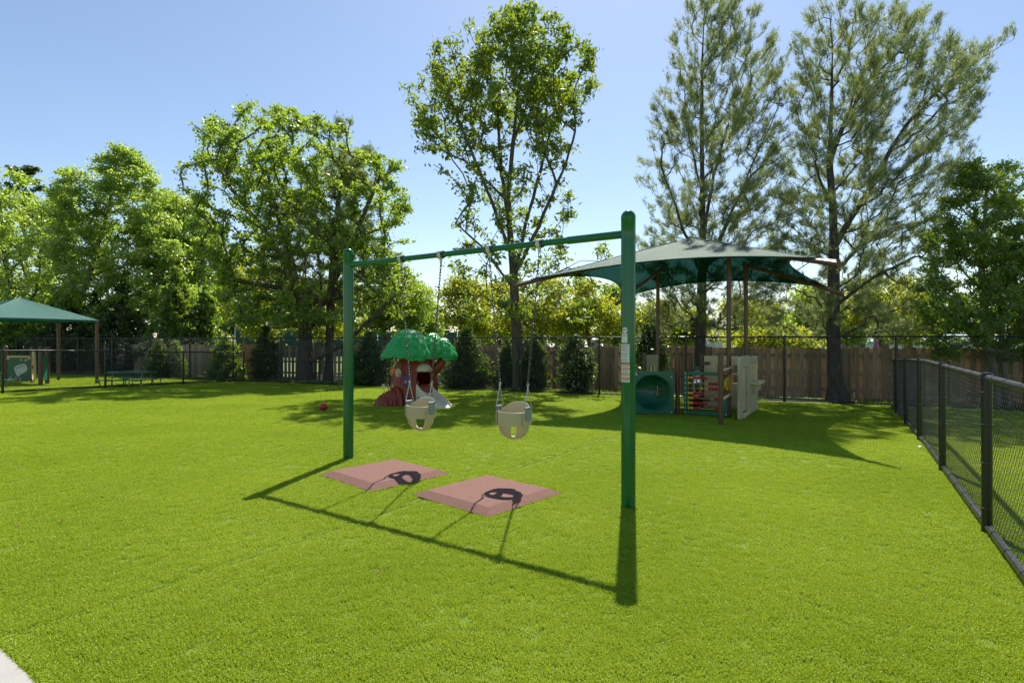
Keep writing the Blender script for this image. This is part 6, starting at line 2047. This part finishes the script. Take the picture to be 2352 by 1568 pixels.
def house(name, label, px0, px1, y, eave_row, ridge_row, wallm, roofm, depth=8.0, gable_front=False, windows=3):
    x0, x1 = (px0 - CX) * y / F, (px1 - CX) * y / F
    ez = CAMH - (eave_row - HZ) * y / F; rz = CAMH - (ridge_row - HZ) * y / F
    root = thing(name, ((x0 + x1) / 2, y, -0.22), label, 'building')
    w = (x1 - x0) / 2; e = ez + 0.22; r = rz + 0.22
    MB().box(-w, w, 0, depth, -0.1, e).build('wall', wallm, root, smooth=False)
    mb = MB()
    o = 0.35
    if gable_front:
        MB().prism([(-w, e), (w, e), (0, r - 0.1)], 0.02, depth - 0.02).build('gable', wallm, root, smooth=False)
        mb.prism([(-w - o, e - 0.15), (0, r), (w + o, e - 0.15), (w + o, e - 0.0), (0, r + 0.18), (-w - o, e - 0.0)], -o, depth + o)
    else:
        mb.X = Matrix.Rotation(R(90), 4, 'Z')
        mb.prism([(-o, e - 0.1), (depth / 2, r), (depth + o, e - 0.1), (depth + o, e + 0.04), (depth / 2, r + 0.16), (-o, e + 0.04)], -w - o, w + o)
    mb.build('roof', roofm, root, smooth=False)
    for k in range(windows):
        x = -w + 2 * w * (k + 0.5) / windows
        f = MB().box(x - 0.55, x + 0.55, -0.05, 0.02, e * 0.45, e * 0.45 + 1.3).build('window', MT['white'], root, smooth=False)
        MB().box(x - 0.47, x + 0.47, -0.06, -0.04, e * 0.45 + 0.08, e * 0.45 + 1.22).build('pane', MT['glass_dark'], f, smooth=False)
    return root
house('far_house', 'far pale house with a dark window seen just left of the labelled post', 1395, 1440, 70.0, 760, 738, MT['pale_wall'], MT['roof_grey'], gable_front=True, windows=1)
house('far_building', 'far building with a pale blue metal roof behind the crawl tunnel', 1440, 1560, 82.0, 764, 742, MT['pale_wall'], MT['blue_roof'], windows=4)
house('far_house', 'far beige gabled house behind the bare pine trunk', 1568, 1660, 78.0, 757, 728, MT['pale_wall'], MT['roof_grey'], gable_front=True, windows=2)
house('far_building', 'long low pale building with blue roof glimpsed behind the corner cedar', 1950, 2330, 60.0, 785, 770, MT['pale_wall'], MT['blue_roof'], windows=7)
house('garden_shed', 'small dark red shed with pale roof beyond the boards by the ash', 1258, 1294, 58.0, 775, 767, MT['barn_red'], MT['pale_wall'], depth=3.0, windows=1)
house('low_building', 'low white roofed building beyond the boards right of the ash trunk', 1268, 1385, 52.0, 797, 779, MT['pale_wall'], MT['pale_wall'], depth=6.0, windows=3)

def far_playground():
    y = 44.0
    base = col_pt(1400, y)
    root = thing('far_playground', base, 'distant purple playground with a pink tube slide beyond the boards', 'playground')
    C = Matrix.Translation(-base)
    def post(px, top, m='play_purple', yy=y, r=0.09):
        p = at(px, top, yy)
        MB(C).tube([(p.x, yy, -0.25), (p.x, yy, p.z)], r, 10).build('post', MT[m], root)
    for px, top in ((1357, 778), (1388, 776), (1394, 777), (1456, 757), (1530, 765), (1538, 762), (1546, 778), (1571, 775), (1577, 782)):
        post(px, top)
    pts = [at(a, b, y - 0.3 * i) for i, (a, b) in enumerate(((1392, 792), (1402, 792), (1414, 791), (1424, 786), (1436, 780), (1450, 776)))]
    MB(C).tube(pts, 0.37, 18).build('tube_slide', MT['play_pink'], root)
    for k, p in enumerate(pts[1:-1]):
        MB(C).tube([p, p + Vector((0.06, 0, 0.01))], 0.40, 18).build('slide_ring', MT['play_purple'], root)
    a, b = at(1548, 786, y), at(1572, 786, y)
    MB(C).tube([(a.x, y, -0.2), (a.x, y, a.z - 0.1), a + Vector((0.15, 0, 0)), b - Vector((0.15, 0, 0)), (b.x, y, b.z - 0.1), (b.x, y, -0.2)], 0.07, 8).build('arch', MT['play_teal'], root)
    a, b = at(1357, 785, y), at(1388, 785, y)
    MB(C).box(a.x, b.x, y - 0.02, y + 0.05, a.z - 0.05, a.z + 0.02).build('guard_rail', MT['steel'], root)
    for k in range(7):
        x = a.x + (b.x - a.x) * (k + 0.5) / 7
        MB(C).tube([(x, y, -0.2 + 0.4), (x, y, a.z)], 0.025, 6).build('guard_bar', MT['steel'], root)
    a, b = at(1380, 797, y), at(1580, 797, y)
    MB(C).box(a.x, b.x, y - 0.3, y + 1.4, a.z - 0.1, a.z).build('deck', MT['slate'], root)
far_playground()
p = at(2012, 770, 40.0)
o = MB().tube([(0, 0, 0), (0, 0, p.z + 0.22)], 0.16, 12).build('purple_pole', MT['play_purple'], None, loc=(p.x, 40.0, -0.22))
tag(o, 'purple pole standing beyond the lighter board fence', 'pole')

# ================================================================== LAWN FRINGE between the fences
def fringe():
    rng = np.random.default_rng(15)
    n = 60000
    s = rng.uniform(-18, 28, n); d = -rng.uniform(0.03, 1.5, n) ** 1.2
    x = REAR_A[0] + REAR_D[0] * s + REAR_N[0] * d; y = REAR_A[1] + REAR_D[1] * s + REAR_N[1] * d
    C = np.stack([x, y, np.full(n, -0.225)], 1)
    keep = noise3(C, 4, 0.35) + rng.uniform(-0.35, 0.35, n) > 0.0
    C = C[keep]; n = len(C)
    u = unit(rng.normal(size=(n, 3)) * 0.35 + np.array((0, 0, 1.0)))
    sd = unit(np.cross(u, rng.normal(size=(n, 3))))
    L = rng.uniform(0.05, 0.15, (n, 1)); W = 0.008
    V = np.stack([C - sd * W, C + sd * W, C + u * L], 1).reshape(-1, 3)
    o = link_mesh('lawn_fringe', np_mesh('lawn_fringe', V, np.arange(n * 3).reshape(n, 3), MT['grass_near']))
    tag(o, 'rough uncut lawn grass growing between the two fences', 'grass', kind='stuff')
fringe()

# ---- small litter on the turf
def debris():
    for i, (px, py, kind, lab) in enumerate((
            (1397, 964, 'leaf', 'dry brown leaf lying in the canopy shade'),
            (38, 1214, 'leaf', 'dry tan leaf on the sunlit turf beyond the path corner'),
            (141, 1203, 'leaf', 'curled orange leaf on the turf toward the low fence'),
            (163, 893, 'leaf', 'brown leaf against the low fence rail'),
            (2112, 1029, 'scrap', 'white paper scrap beside the long right fence'),
            (880, 1315, 'straw', 'thin pale straw lying between the beam shadow and path'))):
        g = ground(px, py)
        if kind == 'straw':
            mb = MB().tube([(-0.04, -0.05, 0.0), (0.0, 0.0, 0.006), (0.045, 0.04, 0.0)], 0.0022, 5)
        else:
            q = 0.013 if kind == 'leaf' else 0.022
            rows = [[(x * q, yy * q * (1 - 0.6 * x * x), 0.006 * (x * x + 0.5 * yy)) for yy in (-1, -0.3, 0.3, 1)] for x in (-1.3, -0.6, 0, 0.6, 1.3)]
            mb = MB().grid(rows)
        o = mb.build('straw' if kind == 'straw' else ('dry_leaf' if kind == 'leaf' else 'paper_scrap'), MT['debris_w'] if kind == 'scrap' else MT['debris'], None, loc=(g.x, g.y, g.z + 0.024), fix=False)
        o.rotation_euler = (0.2, 0.15, i * 1.3)
        if kind != 'straw':
            sm = o.modifiers.new('thick', 'SOLIDIFY'); sm.thickness = 0.0015
        tag(o, lab, {'straw': 'straw', 'leaf': 'dry leaf', 'scrap': 'paper'}[kind])
debris()
